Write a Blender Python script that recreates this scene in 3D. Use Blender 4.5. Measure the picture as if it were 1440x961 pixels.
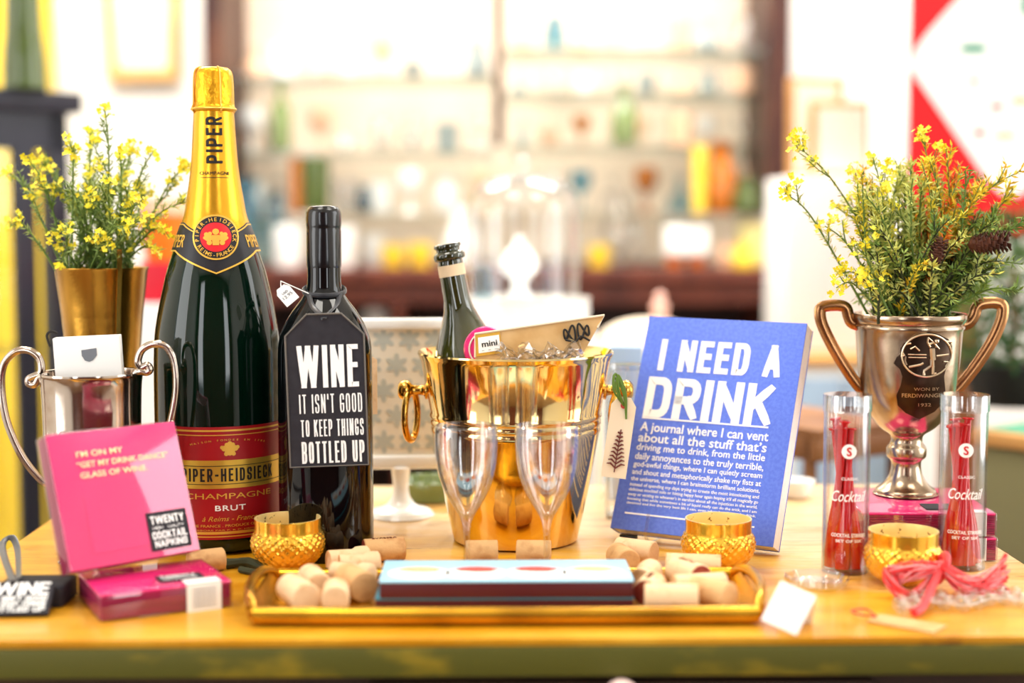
import bpy, bmesh, math, random
from mathutils import Vector as V, Matrix as MX
R = math.radians
S = bpy.context.scene
COL = S.collection
for o in list(bpy.data.objects): bpy.data.objects.remove(o)

# ------------------------------------------------------------------ camera, world, lights, exposure
ZC, FPX, PITCH, T = 1.0492, 2100.0, math.atan(170.5/2100), 0.75      # camera height, focal length in px of 1440, tilt, table top
cam = bpy.data.cameras.new('camera'); camo = bpy.data.objects.new('camera', cam); COL.objects.link(camo)
camo.location = (0, 0, ZC); camo.rotation_euler = (R(90)-PITCH, 0, 0)
cam.sensor_width = 36; cam.lens = FPX/1440*36; cam.clip_start = .01
cam.dof.use_dof = True; cam.dof.focus_distance = 1.325; cam.dof.aperture_fstop = 1.95
S.camera = camo
S.view_settings.view_transform = 'Standard'; S.view_settings.look = 'None'; S.view_settings.gamma = 1
S.view_settings.use_curve_mapping = False
S.view_settings.exposure = -0.48
try:
    S.cycles.use_denoising = True; S.cycles.max_bounces = 10; S.cycles.transparent_max_bounces = 32
    S.cycles.glossy_bounces = 6; S.cycles.transmission_bounces = 8; S.cycles.sample_clamp_indirect = 6; S.cycles.blur_glossy = .6
except Exception: pass
w = bpy.data.worlds.new('world'); S.world = w; w.use_nodes = True
w.node_tree.nodes['Background'].inputs[0].default_value = (.85, .93, 1, 1); w.node_tree.nodes['Background'].inputs[1].default_value = 1.5
def area(name, loc, rot, sx, sy, power, col=(1, 1, 1)):
    l = bpy.data.lights.new(name, 'AREA'); l.shape = 'RECTANGLE'; l.size = sx; l.size_y = sy; l.energy = power; l.color = col
    o = bpy.data.objects.new(name, l); COL.objects.link(o); o.location = loc; o.rotation_euler = rot; return o
# daylight of the shop windows behind and beside the camera
area('window_light', (-1.45, -1.95, 1.55), (R(90), 0, 0), .55, 1.9, 26, (.95, .98, 1))
area('window_light', (1.55, -1.95, 1.55), (R(90), 0, 0), .55, 1.9, 26, (.95, .98, 1))
area('window_light', (2.33, 1.25, 1.5), (R(90), 0, R(90)), 1.3, 1.9, 52, (1, .99, .96))
area('window_light', (-2.13, .25, 1.5), (R(90), 0, R(-90)), 1.0, 1.9, 40, (1, .99, .96))
# ceiling panels of the shop; the rear pair is added to blow out the background
area('ceiling_and_fill_light', (-.6, .9, 2.72), (0, 0, 0), .7, .7, 24, (1, .95, .86))
area('ceiling_and_fill_light', (.9, .9, 2.72), (0, 0, 0), .7, .7, 24, (1, .95, .86))
area('ceiling_and_fill_light', (-.9, 2.9, 2.72), (R(15), 0, 0), 1.0, .5, 84, (1, .96, .9))
area('ceiling_and_fill_light', (.7, 2.9, 2.72), (R(15), 0, 0), 1.0, .5, 84, (1, .96, .9))
# unseen strip lights added under the cabinet's top board to brighten the shelves
area('shelf_fill_light', (-.38, 3.77, 1.86), (R(4), 0, 0), .62, .05, 10, (1, .95, .88))
area('shelf_fill_light', (.31, 3.77, 1.86), (R(4), 0, 0), .62, .05, 10, (1, .95, .88))

# ------------------------------------------------------------------ projection helpers (photo pixel -> place)
CP, SP = math.cos(PITCH), math.sin(PITCH)
def W(px, py, Y):
    u = (px-720)/FPX; v = (480.5-py)/FPX; t = Y/(CP+v*SP)
    return V((u*t, Y, ZC+(-SP+v*CP)*t))
def Zp(py, Y): return W(720, py, Y).z
def Tp(px, py, z=T):
    u = (px-720)/FPX; v = (480.5-py)/FPX; t = (z-ZC)/(-SP+v*CP)
    return V((u*t, t*(CP+v*SP), z))
def mpp(py, Y): v = (480.5-py)/FPX; return Y/(CP+v*SP)/FPX
def prof(pts, Y, z0): return [(hw*mpp(py, Y), Zp(py, Y)-z0) for py, hw in pts]
def face(X, Y): return math.atan2(-X, Y)

# ------------------------------------------------------------------ materials
def lin(c):
    if isinstance(c, str): c = tuple(int(c[i:i+2], 16)/255 for i in (1, 3, 5))
    return tuple((x/12.92 if x <= .04045 else ((x+.055)/1.055)**2.4) for x in c[:3])+(1,)
MATS = {}
def mat(name, col, rough=.5, metal=0, coat=0, trans=0, ior=1.45, spec=.5, noise=None, bump=None, sheen=0):
    m = bpy.data.materials.new(name); m.use_nodes = True; nt = m.node_tree; N = nt.nodes; L = nt.links; b = N['Principled BSDF']
    I = b.inputs; I['Base Color'].default_value = lin(col); I['Roughness'].default_value = rough; I['Metallic'].default_value = metal
    I['Coat Weight'].default_value = coat; I['Coat Roughness'].default_value = .05; I['Transmission Weight'].default_value = trans
    I['IOR'].default_value = ior; I['Specular IOR Level'].default_value = spec
    if sheen: I['Sheen Weight'].default_value = sheen
    tc = N.new('ShaderNodeTexCoord')
    if noise:
        sc, c2, lo, hi = noise[:4]; st = noise[4] if len(noise) > 4 else (1, 1, 1)
        mp = N.new('ShaderNodeMapping'); mp.inputs['Scale'].default_value = st; L.new(tc.outputs['Object'], mp.inputs[0])
        n = N.new('ShaderNodeTexNoise'); n.inputs['Scale'].default_value = sc; n.inputs['Detail'].default_value = 5; L.new(mp.outputs[0], n.inputs[0])
        r = N.new('ShaderNodeValToRGB'); r.color_ramp.elements[0].position = lo; r.color_ramp.elements[1].position = hi
        r.color_ramp.elements[0].color = lin(col); r.color_ramp.elements[1].color = lin(c2)
        L.new(n.outputs[0], r.inputs[0]); L.new(r.outputs[0], I['Base Color'])
    if bump:
        n = N.new('ShaderNodeTexNoise'); n.inputs['Scale'].default_value = bump[0]; n.inputs['Detail'].default_value = 4; L.new(tc.outputs['Object'], n.inputs[0])
        bp = N.new('ShaderNodeBump'); bp.inputs['Strength'].default_value = bump[1]; bp.inputs['Distance'].default_value = .002
        L.new(n.outputs[0], bp.inputs['Height']); L.new(bp.outputs[0], I['Normal'])
    MATS[name] = m; return m
def thin(name, col=(1, 1, 1), edge=(.8, .86, .88), refl=.85, base=.05, rough=.02, power=3.0):
    """clear thin-walled glass or film: transparent with Fresnel-like gloss, darker at grazing angles"""
    m = bpy.data.materials.new(name); m.use_nodes = True; nt = m.node_tree; N = nt.nodes; L = nt.links; N.remove(N['Principled BSDF'])
    lw = N.new('ShaderNodeLayerWeight'); lw.inputs['Blend'].default_value = .5
    pw = N.new('ShaderNodeMath'); pw.operation = 'POWER'; pw.inputs[1].default_value = power; L.new(lw.outputs['Facing'], pw.inputs[0])
    ma = N.new('ShaderNodeMath'); ma.operation = 'MULTIPLY_ADD'; ma.inputs[1].default_value = refl; ma.inputs[2].default_value = base; ma.use_clamp = True; L.new(pw.outputs[0], ma.inputs[0])
    mc = N.new('ShaderNodeMix'); mc.data_type = 'RGBA'; mc.inputs[6].default_value = lin(col); mc.inputs[7].default_value = lin(edge); L.new(pw.outputs[0], mc.inputs[0])
    tr = N.new('ShaderNodeBsdfTransparent'); L.new(mc.outputs[2], tr.inputs[0])
    gl = N.new('ShaderNodeBsdfGlossy'); gl.inputs['Roughness'].default_value = rough
    mx = N.new('ShaderNodeMixShader'); L.new(ma.outputs[0], mx.inputs[0]); L.new(tr.outputs[0], mx.inputs[1]); L.new(gl.outputs[0], mx.inputs[2])
    L.new(mx.outputs[0], N['Material Output'].inputs[0]); MATS[name] = m; return m
mat('wall_white', '#f4f3ef', .8); mat('ceil_white', '#f2f0ea', .9); mat('floor_wood', '#8a6a4a', .4, noise=(3, '#6d5238', .35, .65, (1, 12, 1)))
mat('hutch_wood', '#4a1c12', .45, noise=(4, '#6e3320', .35, .7, (8, 8, 1))); mat('hutch_back', '#f5dcc6', .7); mat('hutch_dark', '#2a100c', .6)
mat('post_wood', '#31120d', .5, noise=(5, '#6b3f28', .45, .75, (8, 8, 1)))
mat('navy_wood', '#0d0c22', .4); mat('yellow_paint', '#f2d021', .5); mat('white_paint', '#f5f5f3', .5); mat('white_gloss', '#fbfbf8', .2, coat=.5)
mat('oak', '#cf9a58', .5, noise=(6, '#b37f42', .4, .65, (1, 1, 6))); mat('gold_frame', '#d79a3c', .45, noise=(14, '#f0bd62', .3, .7)); mat('cream_paper', '#f7ecd9', .8)
mat('red_board', '#e30613', .6); mat('orange_clay', '#ee7d12', .5); mat('red_box', '#d3102c', .5)
mat('brass', '#e2b255', .16, 1, noise=(30, '#c98f35', .42, .72), bump=(220, .05)); mat('bucket_brass', '#f0d596', .08, 1, noise=(9, '#e6bb5e', .4, .7), bump=(60, .03))
mat('old_brass', '#c4923c', .24, 1, noise=(26, '#7f5a20', .45, .75, (1, 1, .4)), bump=(180, .08))
mat('silver', '#cbbdb0', .12, 1, noise=(22, '#8f7050', .5, .8), bump=(80, .03)); mat('tarnish', '#b5a18a', .2, 1, noise=(18, '#75583e', .45, .75), bump=(120, .06))
mat('plaque_metal', '#3d332d', .3, 1, noise=(40, '#5a4638', .4, .7)); mat('relief_metal', '#d8c3a4', .3, 1); mat('copper', '#c08a5c', .22, 1, noise=(16, '#8e6743', .4, .75))
mat('mercury_gold', '#f7c23a', .16, .75, coat=.5, noise=(60, '#e9a41f', .5, .7)); mat('speckle_gold', '#fbe09a', .3, .4, noise=(220, '#6a4a18', .60, .66))
mat('magnum_glass', '#02180e', .035, spec=.55); mat('black_glass', '#050608', .03, spec=.55); mat('black_wax', '#0b0b0e', .22, coat=.3, bump=(40, .15))
mat('olive_glass', '#20230a', .04, coat=1, spec=.8, noise=(14, '#474a10', .4, .7, (1, 1, .3)))
mat('gold_foil', '#eeb02c', .26, .75, bump=(70, .12)); mat('foil_crinkle', '#eba920', .3, .8, bump=(130, .9))
mat('label_black', '#121019', .4); mat('label_red', '#a60d18', .4); mat('label_dark_red', '#7c0a12', .4); mat('gold_print', '#e8b64a', .35, .45); mat('pale_gold', '#f9e7b0', .4, .2); mat('gold_band', '#ddb545', .3, .6)
mat('emblem_red', '#dd1322', .4); mat('ink_black', '#17100a', .5); mat('ink_white', '#fdfdfb', .6); mat('slate_card', '#232128', .75, noise=(90, '#2d2b32', .4, .7)); mat('card_edge', '#6b655e', .7)
mat('ribbon_black', '#1b1b22', .4, sheen=.3); mat('white_card', '#fbfaf6', .7); mat('grey_ink', '#7b7f86', .7)
mat('blue_cover', '#5673e0', .45, noise=(300, '#617fe6', .4, .6)); mat('page_white', '#fbfaf5', .8, noise=(200, '#e8e6de', .45, .6, (1, 30, 1)))
mat('napkin_pink', '#ea1c77', .75, noise=(5, '#f2508f', .45, .7)); mat('napkin_plum', '#a81350', .7, noise=(400, '#7c0c3a', .35, .65, (.02, .02, 1)))
mat('cork', '#d9ab74', .8, noise=(60, '#b98450', .5, .72), bump=(200, .3)); mat('pale_cork', '#ecc79b', .8, noise=(70, '#cf9e68', .52, .7), bump=(200, .3)); mat('wine_stain', '#8a2f22', .8, noise=(60, '#b3603c', .45, .7)); mat('cork_ink', '#7a3c1c', .8)
mat('tray_brass', '#d7a02a', .25, .85, noise=(12, '#8a5a12', .45, .75)); mat('maroon_box', '#5a1a1e', .4); mat('sky_print', '#a5d8ee', .4); mat('teal_print', '#3f8fa3', .4); mat('food_red', '#c9473c', .5); mat('food_tan', '#e9b98a', .5)
mat('stir_red', '#e0101a', .2, coat=.5, trans=.25, ior=1.3); mat('raffia_red', '#ea2e33', .45, sheen=.2); mat('raffia_pink', '#f39a9a', .45); mat('kraft', '#d8b27c', .8, noise=(40, '#c79c62', .4, .7))
mat('kraft_pale', '#edd3ae', .7); mat('cord_black', '#23201e', .7); mat('pink_plastic', '#ee2f84', .35); mat('green_cord', '#5d7a28', .6); mat('tag_cream', '#f4e3c6', .8); mat('fern_ink', '#6b2a22', .7)
mat('stem_green', '#5f7a34', .6); mat('leaf_green', '#86a04c', .6, noise=(30, '#bcc878', .35, .7)); mat('flower_yellow', '#f3e11d', .5, noise=(60, '#ffee45', .4, .6)); mat('leaf_dark', '#5b7a2c', .6, noise=(25, '#8fa548', .35, .7))
mat('leaf_sage', '#b9c472', .6, noise=(25, '#e2dc66', .4, .7)); mat('leaf_gold', '#e8b91e', .6, noise=(30, '#d8d038', .4, .7)); mat('leaf_orange', '#ef6a1e', .6, noise=(30, '#f29a2a', .4, .7)); mat('pine_brown', '#5c301c', .7, noise=(50, '#2c140c', .4, .7)); mat('dark_twig', '#33381e', .7)
mat('damask_paper', '#f1ead9', .8); mat('damask_ink', '#c3c8c0', .8); mat('black_plastic', '#101010', .4); mat('green_felt', '#4f9478', .85); mat('olive_cloth', '#7f7a55', .9); mat('shrub_green', '#33562a', .8, noise=(10, '#7c9a3c', .45, .7)); mat('pot_black', '#121414', .5)
mat('olive_green_paint', '#77741a', .5); mat('apron_dark', '#2e1a0b', .6, noise=(8, '#4a3212', .4, .7)); mat('knob_pink', '#f2d3cb', .3, coat=.5); mat('cream_cloth', '#f3e2cc', .9); mat('skin_pink', '#edb9a8', .5); mat('wood_brown', '#7a4a22', .5, noise=(6, '#9b6632', .4, .7))
mat('ceramic_blue', '#a9c2dc', .3); mat('amber_glass', '#b8691a', .1, coat=.6); mat('sage_glass', '#6f7f4a', .1, coat=.6); mat('grey_glass', '#9aa5a3', .1, coat=.6); mat('candle_yellow', '#f4cd3a', .3, coat=.4); mat('peach_ceramic', '#efc3a0', .3, coat=.3); mat('slate_glass', '#3e4b52', .15, coat=.5); mat('pale_yellow', '#f3eba2', .6); mat('green_bottle', '#4a5a25', .1, coat=.6)
thin('clear_glass'); thin('film', refl=.5, base=.09, rough=.06, edge=(.95, .9, .93)); thin('shelf_glass', col=(.97, .98, .975), edge=(.72, .78, .76), refl=.6); thin('aqua_glass', col=(.8, .9, .94), edge=(.6, .75, .82)); thin('case_glass', refl=.4, base=.04)
thin('cello', refl=.7, base=.22, rough=.08, edge=(.95, .95, .96)); thin('wine_crystal', refl=.8, base=.15, edge=(.93, .95, .97), power=2.0); thin('tube_clear', refl=.7, base=.07, edge=(.86, .9, .94), power=2.2)
# table paint: worn yellow over pale wood with brown scratches along the grain
def table_mat():
    m = mat('table_paint', '#f0b81c', .32, coat=.25); nt = m.node_tree; N = nt.nodes; L = nt.links; b = N['Principled BSDF']
    tc = N.new('ShaderNodeTexCoord')
    def noise(scale, st, det=6):
        mp = N.new('ShaderNodeMapping'); mp.inputs['Scale'].default_value = st; L.new(tc.outputs['Object'], mp.inputs[0])
        n = N.new('ShaderNodeTexNoise'); n.inputs['Scale'].default_value = scale; n.inputs['Detail'].default_value = det; n.inputs['Roughness'].default_value = .65; L.new(mp.outputs[0], n.inputs[0]); return n.outputs[0]
    def ramp(src, a, c): r = N.new('ShaderNodeMapRange'); r.inputs[1].default_value = a; r.inputs[2].default_value = c; L.new(src, r.inputs[0]); return r.outputs[0]
    def mix(f, a, c):
        x = N.new('ShaderNodeMix'); x.data_type = 'RGBA'; L.new(f, x.inputs[0])
        for i, s in ((6, a), (7, c)):
            if isinstance(s, str): x.inputs[i].default_value = lin(s)
            else: L.new(s, x.inputs[i])
        return x.outputs[2]
    # paint worn off in patches; the rear's overexposed paleness is painted into this mask
    sx = N.new('ShaderNodeSeparateXYZ'); L.new(tc.outputs['Object'], sx.inputs[0])
    d = N.new('ShaderNodeMath'); d.operation = 'MULTIPLY_ADD'; d.inputs[1].default_value = 1.5; L.new(sx.outputs[1], d.inputs[0])
    nw = noise(6, (1, 2.5, 1)); L.new(nw, d.inputs[2])
    dx = N.new('ShaderNodeMath'); dx.operation = 'MULTIPLY_ADD'; dx.inputs[1].default_value = .75; L.new(sx.outputs[0], dx.inputs[0]); L.new(d.outputs[0], dx.inputs[2])
    worn = ramp(dx.outputs[0], .44, .72)
    grain = noise(14, (1, 22, 1)); wood = mix(ramp(grain, .5, .68), '#ecc993', '#b8814a')
    c = mix(worn, mix(ramp(noise(9, (1, 4, 1)), .4, .7), '#d28f0e', '#e8b236'), wood)
    c = mix(ramp(noise(26, (.6, 3.2, 1)), .63, .70), c, '#8a4a18')
    L.new(c, b.inputs['Base Color']); return m
table_mat()
def edge_mat():
    m = mat('table_edge', '#56540e', .55, noise=(11, '#a08614', .55, .72, (1, 1, 2.5))); return m
edge_mat()

# ------------------------------------------------------------------ mesh helpers
MW = {}
def roundpoly(P, closed, r):
    out = []; n = len(P)
    for i, p in enumerate(P):
        if not closed and i in (0, n-1): out.append(p); continue
        rr = r.get(i, 0) if isinstance(r, dict) else r
        if not rr: out.append(p); continue
        a, b = P[i-1], P[(i+1) % n]; la = min(rr, (a-p).length*.5); lb = min(rr, (b-p).length*.5)
        q0 = p+(a-p).normalized()*la; q1 = p+(b-p).normalized()*lb
        for k in range(6): t = k/5; out.append(q0*(1-t)**2+p*2*t*(1-t)+q1*t*t)
    return out
GLYPH_W = {'I': .2, 'W': .86, 'M': .74, ' ': .24, '-': .34, 'E': .44, 'L': .42, 'T': .46, 'F': .42, 'A': .54, 'K': .52, 'N': .52, "'": .16, 'Y': .5}
_b = [(0, 0), (0, 1), (1, 1), (1, .5), (0, .5)]
GLYPH = {'I': [([(.5, 0), (.5, 1)], 0, 0)], 'W': [([(0, 1), (.22, 0)], 0, 0), ([(.22, 0), (.5, 1)], 0, 0), ([(.5, 1), (.78, 0)], 0, 0), ([(.78, 0), (1, 1)], 0, 0)], 'N': [([(0, 0), (0, 1)], 0, 0), ([(0, 1), (1, 0)], 0, 0), ([(1, 0), (1, 1)], 0, 0)],
 'E': [([(1, 1), (0, 1), (0, 0), (1, 0)], 0, 0), ([(0, .52), (.88, .52)], 0, 0)], 'F': [([(1, 1), (0, 1), (0, 0)], 0, 0), ([(0, .5), (.85, .5)], 0, 0)], 'T': [([(0, 1), (1, 1)], 0, 0), ([(.5, 0), (.5, 1)], 0, 0)], 'H': [([(0, 0), (0, 1)], 0, 0), ([(1, 0), (1, 1)], 0, 0), ([(0, .5), (1, .5)], 0, 0)],
 'K': [([(0, 0), (0, 1)], 0, 0), ([(.0, .38), (1, 1)], 0, 0), ([(.36, .58), (1, 0)], 0, 0)], 'L': [([(0, 1), (0, 0), (1, 0)], 0, 0)], 'U': [([(0, 1), (0, 0), (1, 0), (1, 1)], 0, .24)], 'O': [([(0, 0), (0, 1), (1, 1), (1, 0)], 1, .24)],
 'G': [([(1, .72), (1, 1), (0, 1), (0, 0), (1, 0), (1, .46), (.56, .46)], 0, {1: .24, 2: .24, 3: .24, 4: .24})], 'C': [([(1, .68), (1, 1), (0, 1), (0, 0), (1, 0), (1, .32)], 0, .24)], 'S': [([(1, .72), (1, 1), (0, 1), (0, .52), (1, .48), (1, 0), (0, 0), (0, .28)], 0, .24)],
 'B': [(_b, 0, {2: .2, 3: .16}), ([(0, .5), (1, .5), (1, 0), (0, 0)], 0, {1: .16, 2: .2})], 'P': [([(0, 0), (0, 1), (1, 1), (1, .44), (0, .44)], 0, {2: .22, 3: .22})], 'R': [([(0, 0), (0, 1), (1, 1), (1, .46), (0, .46)], 0, {2: .22, 3: .22}), ([(.5, .46), (1, 0)], 0, 0)],
 'D': [([(0, 0), (0, 1), (1, 1), (1, 0)], 1, {2: .28, 3: .28})], 'A': [([(0, 0), (.5, 1)], 0, 0), ([(.5, 1), (1, 0)], 0, 0), ([(.18, .3), (.82, .3)], 0, 0)], 'Y': [([(0, 1), (.5, .45)], 0, 0), ([(1, 1), (.5, .45)], 0, 0), ([(.5, .5), (.5, 0)], 0, 0)],
 'M': [([(0, 0), (0, 1)], 0, 0), ([(0, 1), (.5, .1)], 0, 0), ([(.5, .1), (1, 1)], 0, 0), ([(1, 1), (1, 0)], 0, 0)], '-': [([(0, .48), (1, .48)], 0, 0)], "'": [([(.5, .76), (.5, 1)], 0, 0)], '.': [([(.5, .0), (.5, .04)], 0, 0)], 'V': [([(0, 1), (.5, 0)], 0, 0), ([(.5, 0), (1, 1)], 0, 0)]}
class B:
    def __init__(s): s.bm = bmesh.new()
    def f(s, vs):
        try: return s.bm.faces.new(vs)
        except ValueError: return None
    def box(s, x0, x1, y0, y1, z0, z1, bev=0, M=None):
        t = bmesh.new(); bmesh.ops.create_cube(t, size=1)
        bmesh.ops.transform(t, matrix=MX.Translation(((x0+x1)/2, (y0+y1)/2, (z0+z1)/2)) @ MX.Diagonal((x1-x0, y1-y0, z1-z0, 1)), verts=t.verts)
        if bev: bmesh.ops.bevel(t, geom=t.edges[:], offset=bev, segments=3, affect='EDGES', profile=.5)
        s.add(t, M); return s
    def add(s, t, M=None):
        if M is not None: bmesh.ops.transform(t, matrix=M, verts=t.verts)
        me = bpy.data.meshes.new('_'); t.to_mesh(me); t.free(); s.bm.from_mesh(me); bpy.data.meshes.remove(me); return s
    def lathe(s, pr, seg=48, M=None, cap=True, rf=None):
        t = bmesh.new(); rings = []
        for i, (r, z) in enumerate(pr):
            if r < 1e-6: rings.append([t.verts.new((0, 0, z))])
            else: rings.append([t.verts.new(((r*(rf(2*math.pi*k/seg, i, z) if rf else 1))*math.sin(2*math.pi*k/seg), -(r*(rf(2*math.pi*k/seg, i, z) if rf else 1))*math.cos(2*math.pi*k/seg), z)) for k in range(seg)])
        for a, b in zip(rings, rings[1:]):
            for k in range(seg):
                q = [a[k % len(a)], a[(k+1) % len(a)], b[(k+1) % len(b)], b[k % len(b)]]
                u = []
                for v in q:
                    if v not in u: u.append(v)
                if len(u) > 2: t.faces.new(u)
        if cap:
            for rg in (rings[0], rings[-1]):
                if len(rg) > 2: t.faces.new(rg)
        bmesh.ops.recalc_face_normals(t, faces=t.faces); s.add(t, M); return s
    def tube(s, pts, r, seg=10, M=None, closed=False, flat=1.0, up=None):
        t = bmesh.new(); pts = [V(p) for p in pts]; n = len(pts); rr = r if isinstance(r, (list, tuple)) else [r]*n; rings = []; pu = None
        for i, p in enumerate(pts):
            a = pts[i-1] if (i > 0 or closed) else p; b = pts[(i+1) % n] if (i < n-1 or closed) else p
            d = (b-a).normalized() if (b-a).length > 1e-9 else V((0, 0, 1))
            if up is not None: u = V(up)-d*d.dot(V(up))
            elif pu is None: u = d.cross(V((0, 0, 1))); u = d.cross(V((1, 0, 0))) if u.length < .1 else u
            else: u = pu-d*d.dot(pu)
            u.normalize(); pu = u; v = d.cross(u)
            rings.append([t.verts.new(p+(u*math.cos(2*math.pi*k/seg)+v*math.sin(2*math.pi*k/seg)*flat)*rr[i]) for k in range(seg)])
        for i in range(n if closed else n-1):
            a, b = rings[i], rings[(i+1) % n]
            for k in range(seg): t.faces.new((a[k], a[(k+1) % seg], b[(k+1) % seg], b[k]))
        if not closed: t.faces.new(rings[0][::-1]); t.faces.new(rings[-1])
        bmesh.ops.recalc_face_normals(t, faces=t.faces); s.add(t, M); return s
    def prism(s, poly, y0, y1, M=None):     # polygon in x,z extruded along y
        t = bmesh.new(); a = [t.verts.new((x, y0, z)) for x, z in poly]; b = [t.verts.new((x, y1, z)) for x, z in poly]
        t.faces.new(a); t.faces.new(b[::-1]); n = len(a)
        for i in range(n): t.faces.new((a[i], b[i], b[(i+1) % n], a[(i+1) % n]))
        bmesh.ops.recalc_face_normals(t, faces=t.faces); s.add(t, M); return s
    def ball(s, c, r, sub=2, M=None, sc=(1, 1, 1)):
        t = bmesh.new(); bmesh.ops.create_icosphere(t, subdivisions=sub, radius=1)
        bmesh.ops.transform(t, matrix=MX.Translation(c) @ MX.Diagonal((r*sc[0], r*sc[1], r*sc[2], 1)), verts=t.verts); s.add(t, M); return s
    def patch(s, fn, u0, u1, v0, v1, nu=24, nv=4, th=.0003):
        """curved sheet: fn(u,v,off) -> point, with a little thickness"""
        t = bmesh.new(); g = [[[t.verts.new(fn(u0+(u1-u0)*i/nu, v0+(v1-v0)*j/nv, o)) for j in range(nv+1)] for i in range(nu+1)] for o in (0, th)]
        for o in (0, 1):
            for i in range(nu):
                for j in range(nv): t.faces.new((g[o][i][j], g[o][i+1][j], g[o][i+1][j+1], g[o][i][j+1]))
        bd = [(i, 0) for i in range(nu)]+[(nu, j) for j in range(nv)]+[(i, nv) for i in range(nu, 0, -1)]+[(0, j) for j in range(nv, 0, -1)]
        for k in range(len(bd)):
            a, b = bd[k], bd[(k+1) % len(bd)]; t.faces.new((g[0][a[0]][a[1]], g[0][b[0]][b[1]], g[1][b[0]][b[1]], g[1][a[0]][a[1]]))
        bmesh.ops.recalc_face_normals(t, faces=t.faces); s.add(t); return s
    def polypatch(s, poly, fn, th=.0006, cuts=3):
        t = bmesh.new(); f = t.faces.new([t.verts.new((x, y, 0)) for x, y in poly]); bmesh.ops.triangulate(t, faces=[f])
        bmesh.ops.subdivide_edges(t, edges=t.edges[:], cuts=cuts, use_grid_fill=True); bmesh.ops.triangulate(t, faces=t.faces[:])
        bmesh.ops.recalc_face_normals(t, faces=t.faces)
        ex = bmesh.ops.extrude_face_region(t, geom=t.faces[:]); top = {v for v in ex['geom'] if isinstance(v, bmesh.types.BMVert)}
        for v in t.verts: v.co = fn(v.co.x, v.co.y, th if v in top else 0)
        bmesh.ops.recalc_face_normals(t, faces=t.faces); s.add(t); return s
    def text(s, body, fn, w=None, h=.01, cx=0, cy=0, bold=.0, align='C', space=1.0, italic=0, th=.0003, sub=0):
        """lettering of cap height h squeezed to width w, centred (or left) at cx with base line cy; fn(u,v,off) puts it on its surface"""
        cu = bpy.data.curves.new('_t', 'FONT'); cu.body = body; cu.offset = bold*.42; cu.shear = italic; cu.space_character = space; cu.resolution_u = 3
        o = bpy.data.objects.new('_t', cu); COL.objects.link(o); bpy.context.view_layer.update()
        me = bpy.data.meshes.new_from_object(o.evaluated_get(bpy.context.evaluated_depsgraph_get()))
        t = bmesh.new(); t.from_mesh(me); bpy.data.objects.remove(o); bpy.data.curves.remove(cu); bpy.data.meshes.remove(me)
        if not t.verts: return s
        if sub:
            bmesh.ops.triangulate(t, faces=t.faces[:]); bmesh.ops.subdivide_edges(t, edges=[e for e in t.edges if e.calc_length() > .15], cuts=sub); bmesh.ops.triangulate(t, faces=t.faces[:])
        xs = [v.co.x for v in t.verts]; x0, x1 = min(xs), max(xs); sy = h/.682; sx = (w/(x1-x0)) if w else sy
        ww = (x1-x0)*sx; ox = cx-ww/2 if align == 'C' else cx
        ex = bmesh.ops.extrude_face_region(t, geom=t.faces[:]); top = {v for v in ex['geom'] if isinstance(v, bmesh.types.BMVert)}
        for v in t.verts: v.co = fn(ox+(v.co.x-x0)*sx, cy+v.co.y*sy, th if v in top else 0)
        bmesh.ops.recalc_face_normals(t, faces=t.faces); s.add(t); return s
    def block(s, body, fn, w=.05, h=.01, cx=0, cy=0, t=.16, gap=.09, align='C', off=.0004):
        """condensed block capitals of height h filling width w, each letter drawn with strokes t*h thick"""
        ws = [GLYPH_W.get(c, .5) for c in body]; var = sum(0 if c in "I'.!" else q for c, q in zip(body, ws))
        for _ in range(6):
            k_ = (w/h-sum(t if c in "I'.!" else 0 for c in body)-gap*(len(body)-1))/max(var, .01); t = min(t, .43*.5*k_)
        x = 0; x0 = cx-w/2 if align == 'C' else cx
        for c, q in zip(body, ws):
            o0 = off; gw = t if c in "I'.!" else q*k_
            for pts, closed, r in GLYPH.get(c, ()):
                P = [V((t/2+p[0]*(gw-t), t*.45+p[1]*(1-t*.9))) for p in pts]
                if r: P = roundpoly(P, closed, r)
                P = [a+(b-a)*q/4 for a, b in zip(P, P[1:]+P[:1] if closed else P[1:]) for q in range(4)]+([] if closed else [P[-1]])
                off += .00004; n = len(P); L_, R_ = [], []
                for i, p in enumerate(P):
                    a = P[i-1] if (i or closed) else None; b = P[(i+1) % n] if (i < n-1 or closed) else None
                    d1 = (p-a).normalized() if a is not None else (b-p).normalized(); d2 = (b-p).normalized() if b is not None else d1
                    n1 = V((-d1.y, d1.x)); n2 = V((-d2.y, d2.x)); m_ = (n1+n2); m_ = m_.normalized() if m_.length > .1 else n1
                    e = t*.5/max(.55, m_.dot(n1)); ext = V((0, 0))
                    if a is None: ext = -d2*t*.45
                    if b is None: ext = d1*t*.45
                    L_.append(p+ext+m_*e); R_.append(p+ext-m_*e)
                cl = lambda q_: fn(x0+(x+min(max(q_.x, 0), gw))*h, cy+min(max(q_.y, 0), 1)*h, off)
                vl = [s.bm.verts.new(cl(q_)) for q_ in L_]; vr = [s.bm.verts.new(cl(q_)) for q_ in R_]
                for i in range(n if closed else n-1): j = (i+1) % n; s.f((vr[i], vr[j], vl[j], vl[i]))
            x += gw+gap; off = o0
        return s
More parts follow.
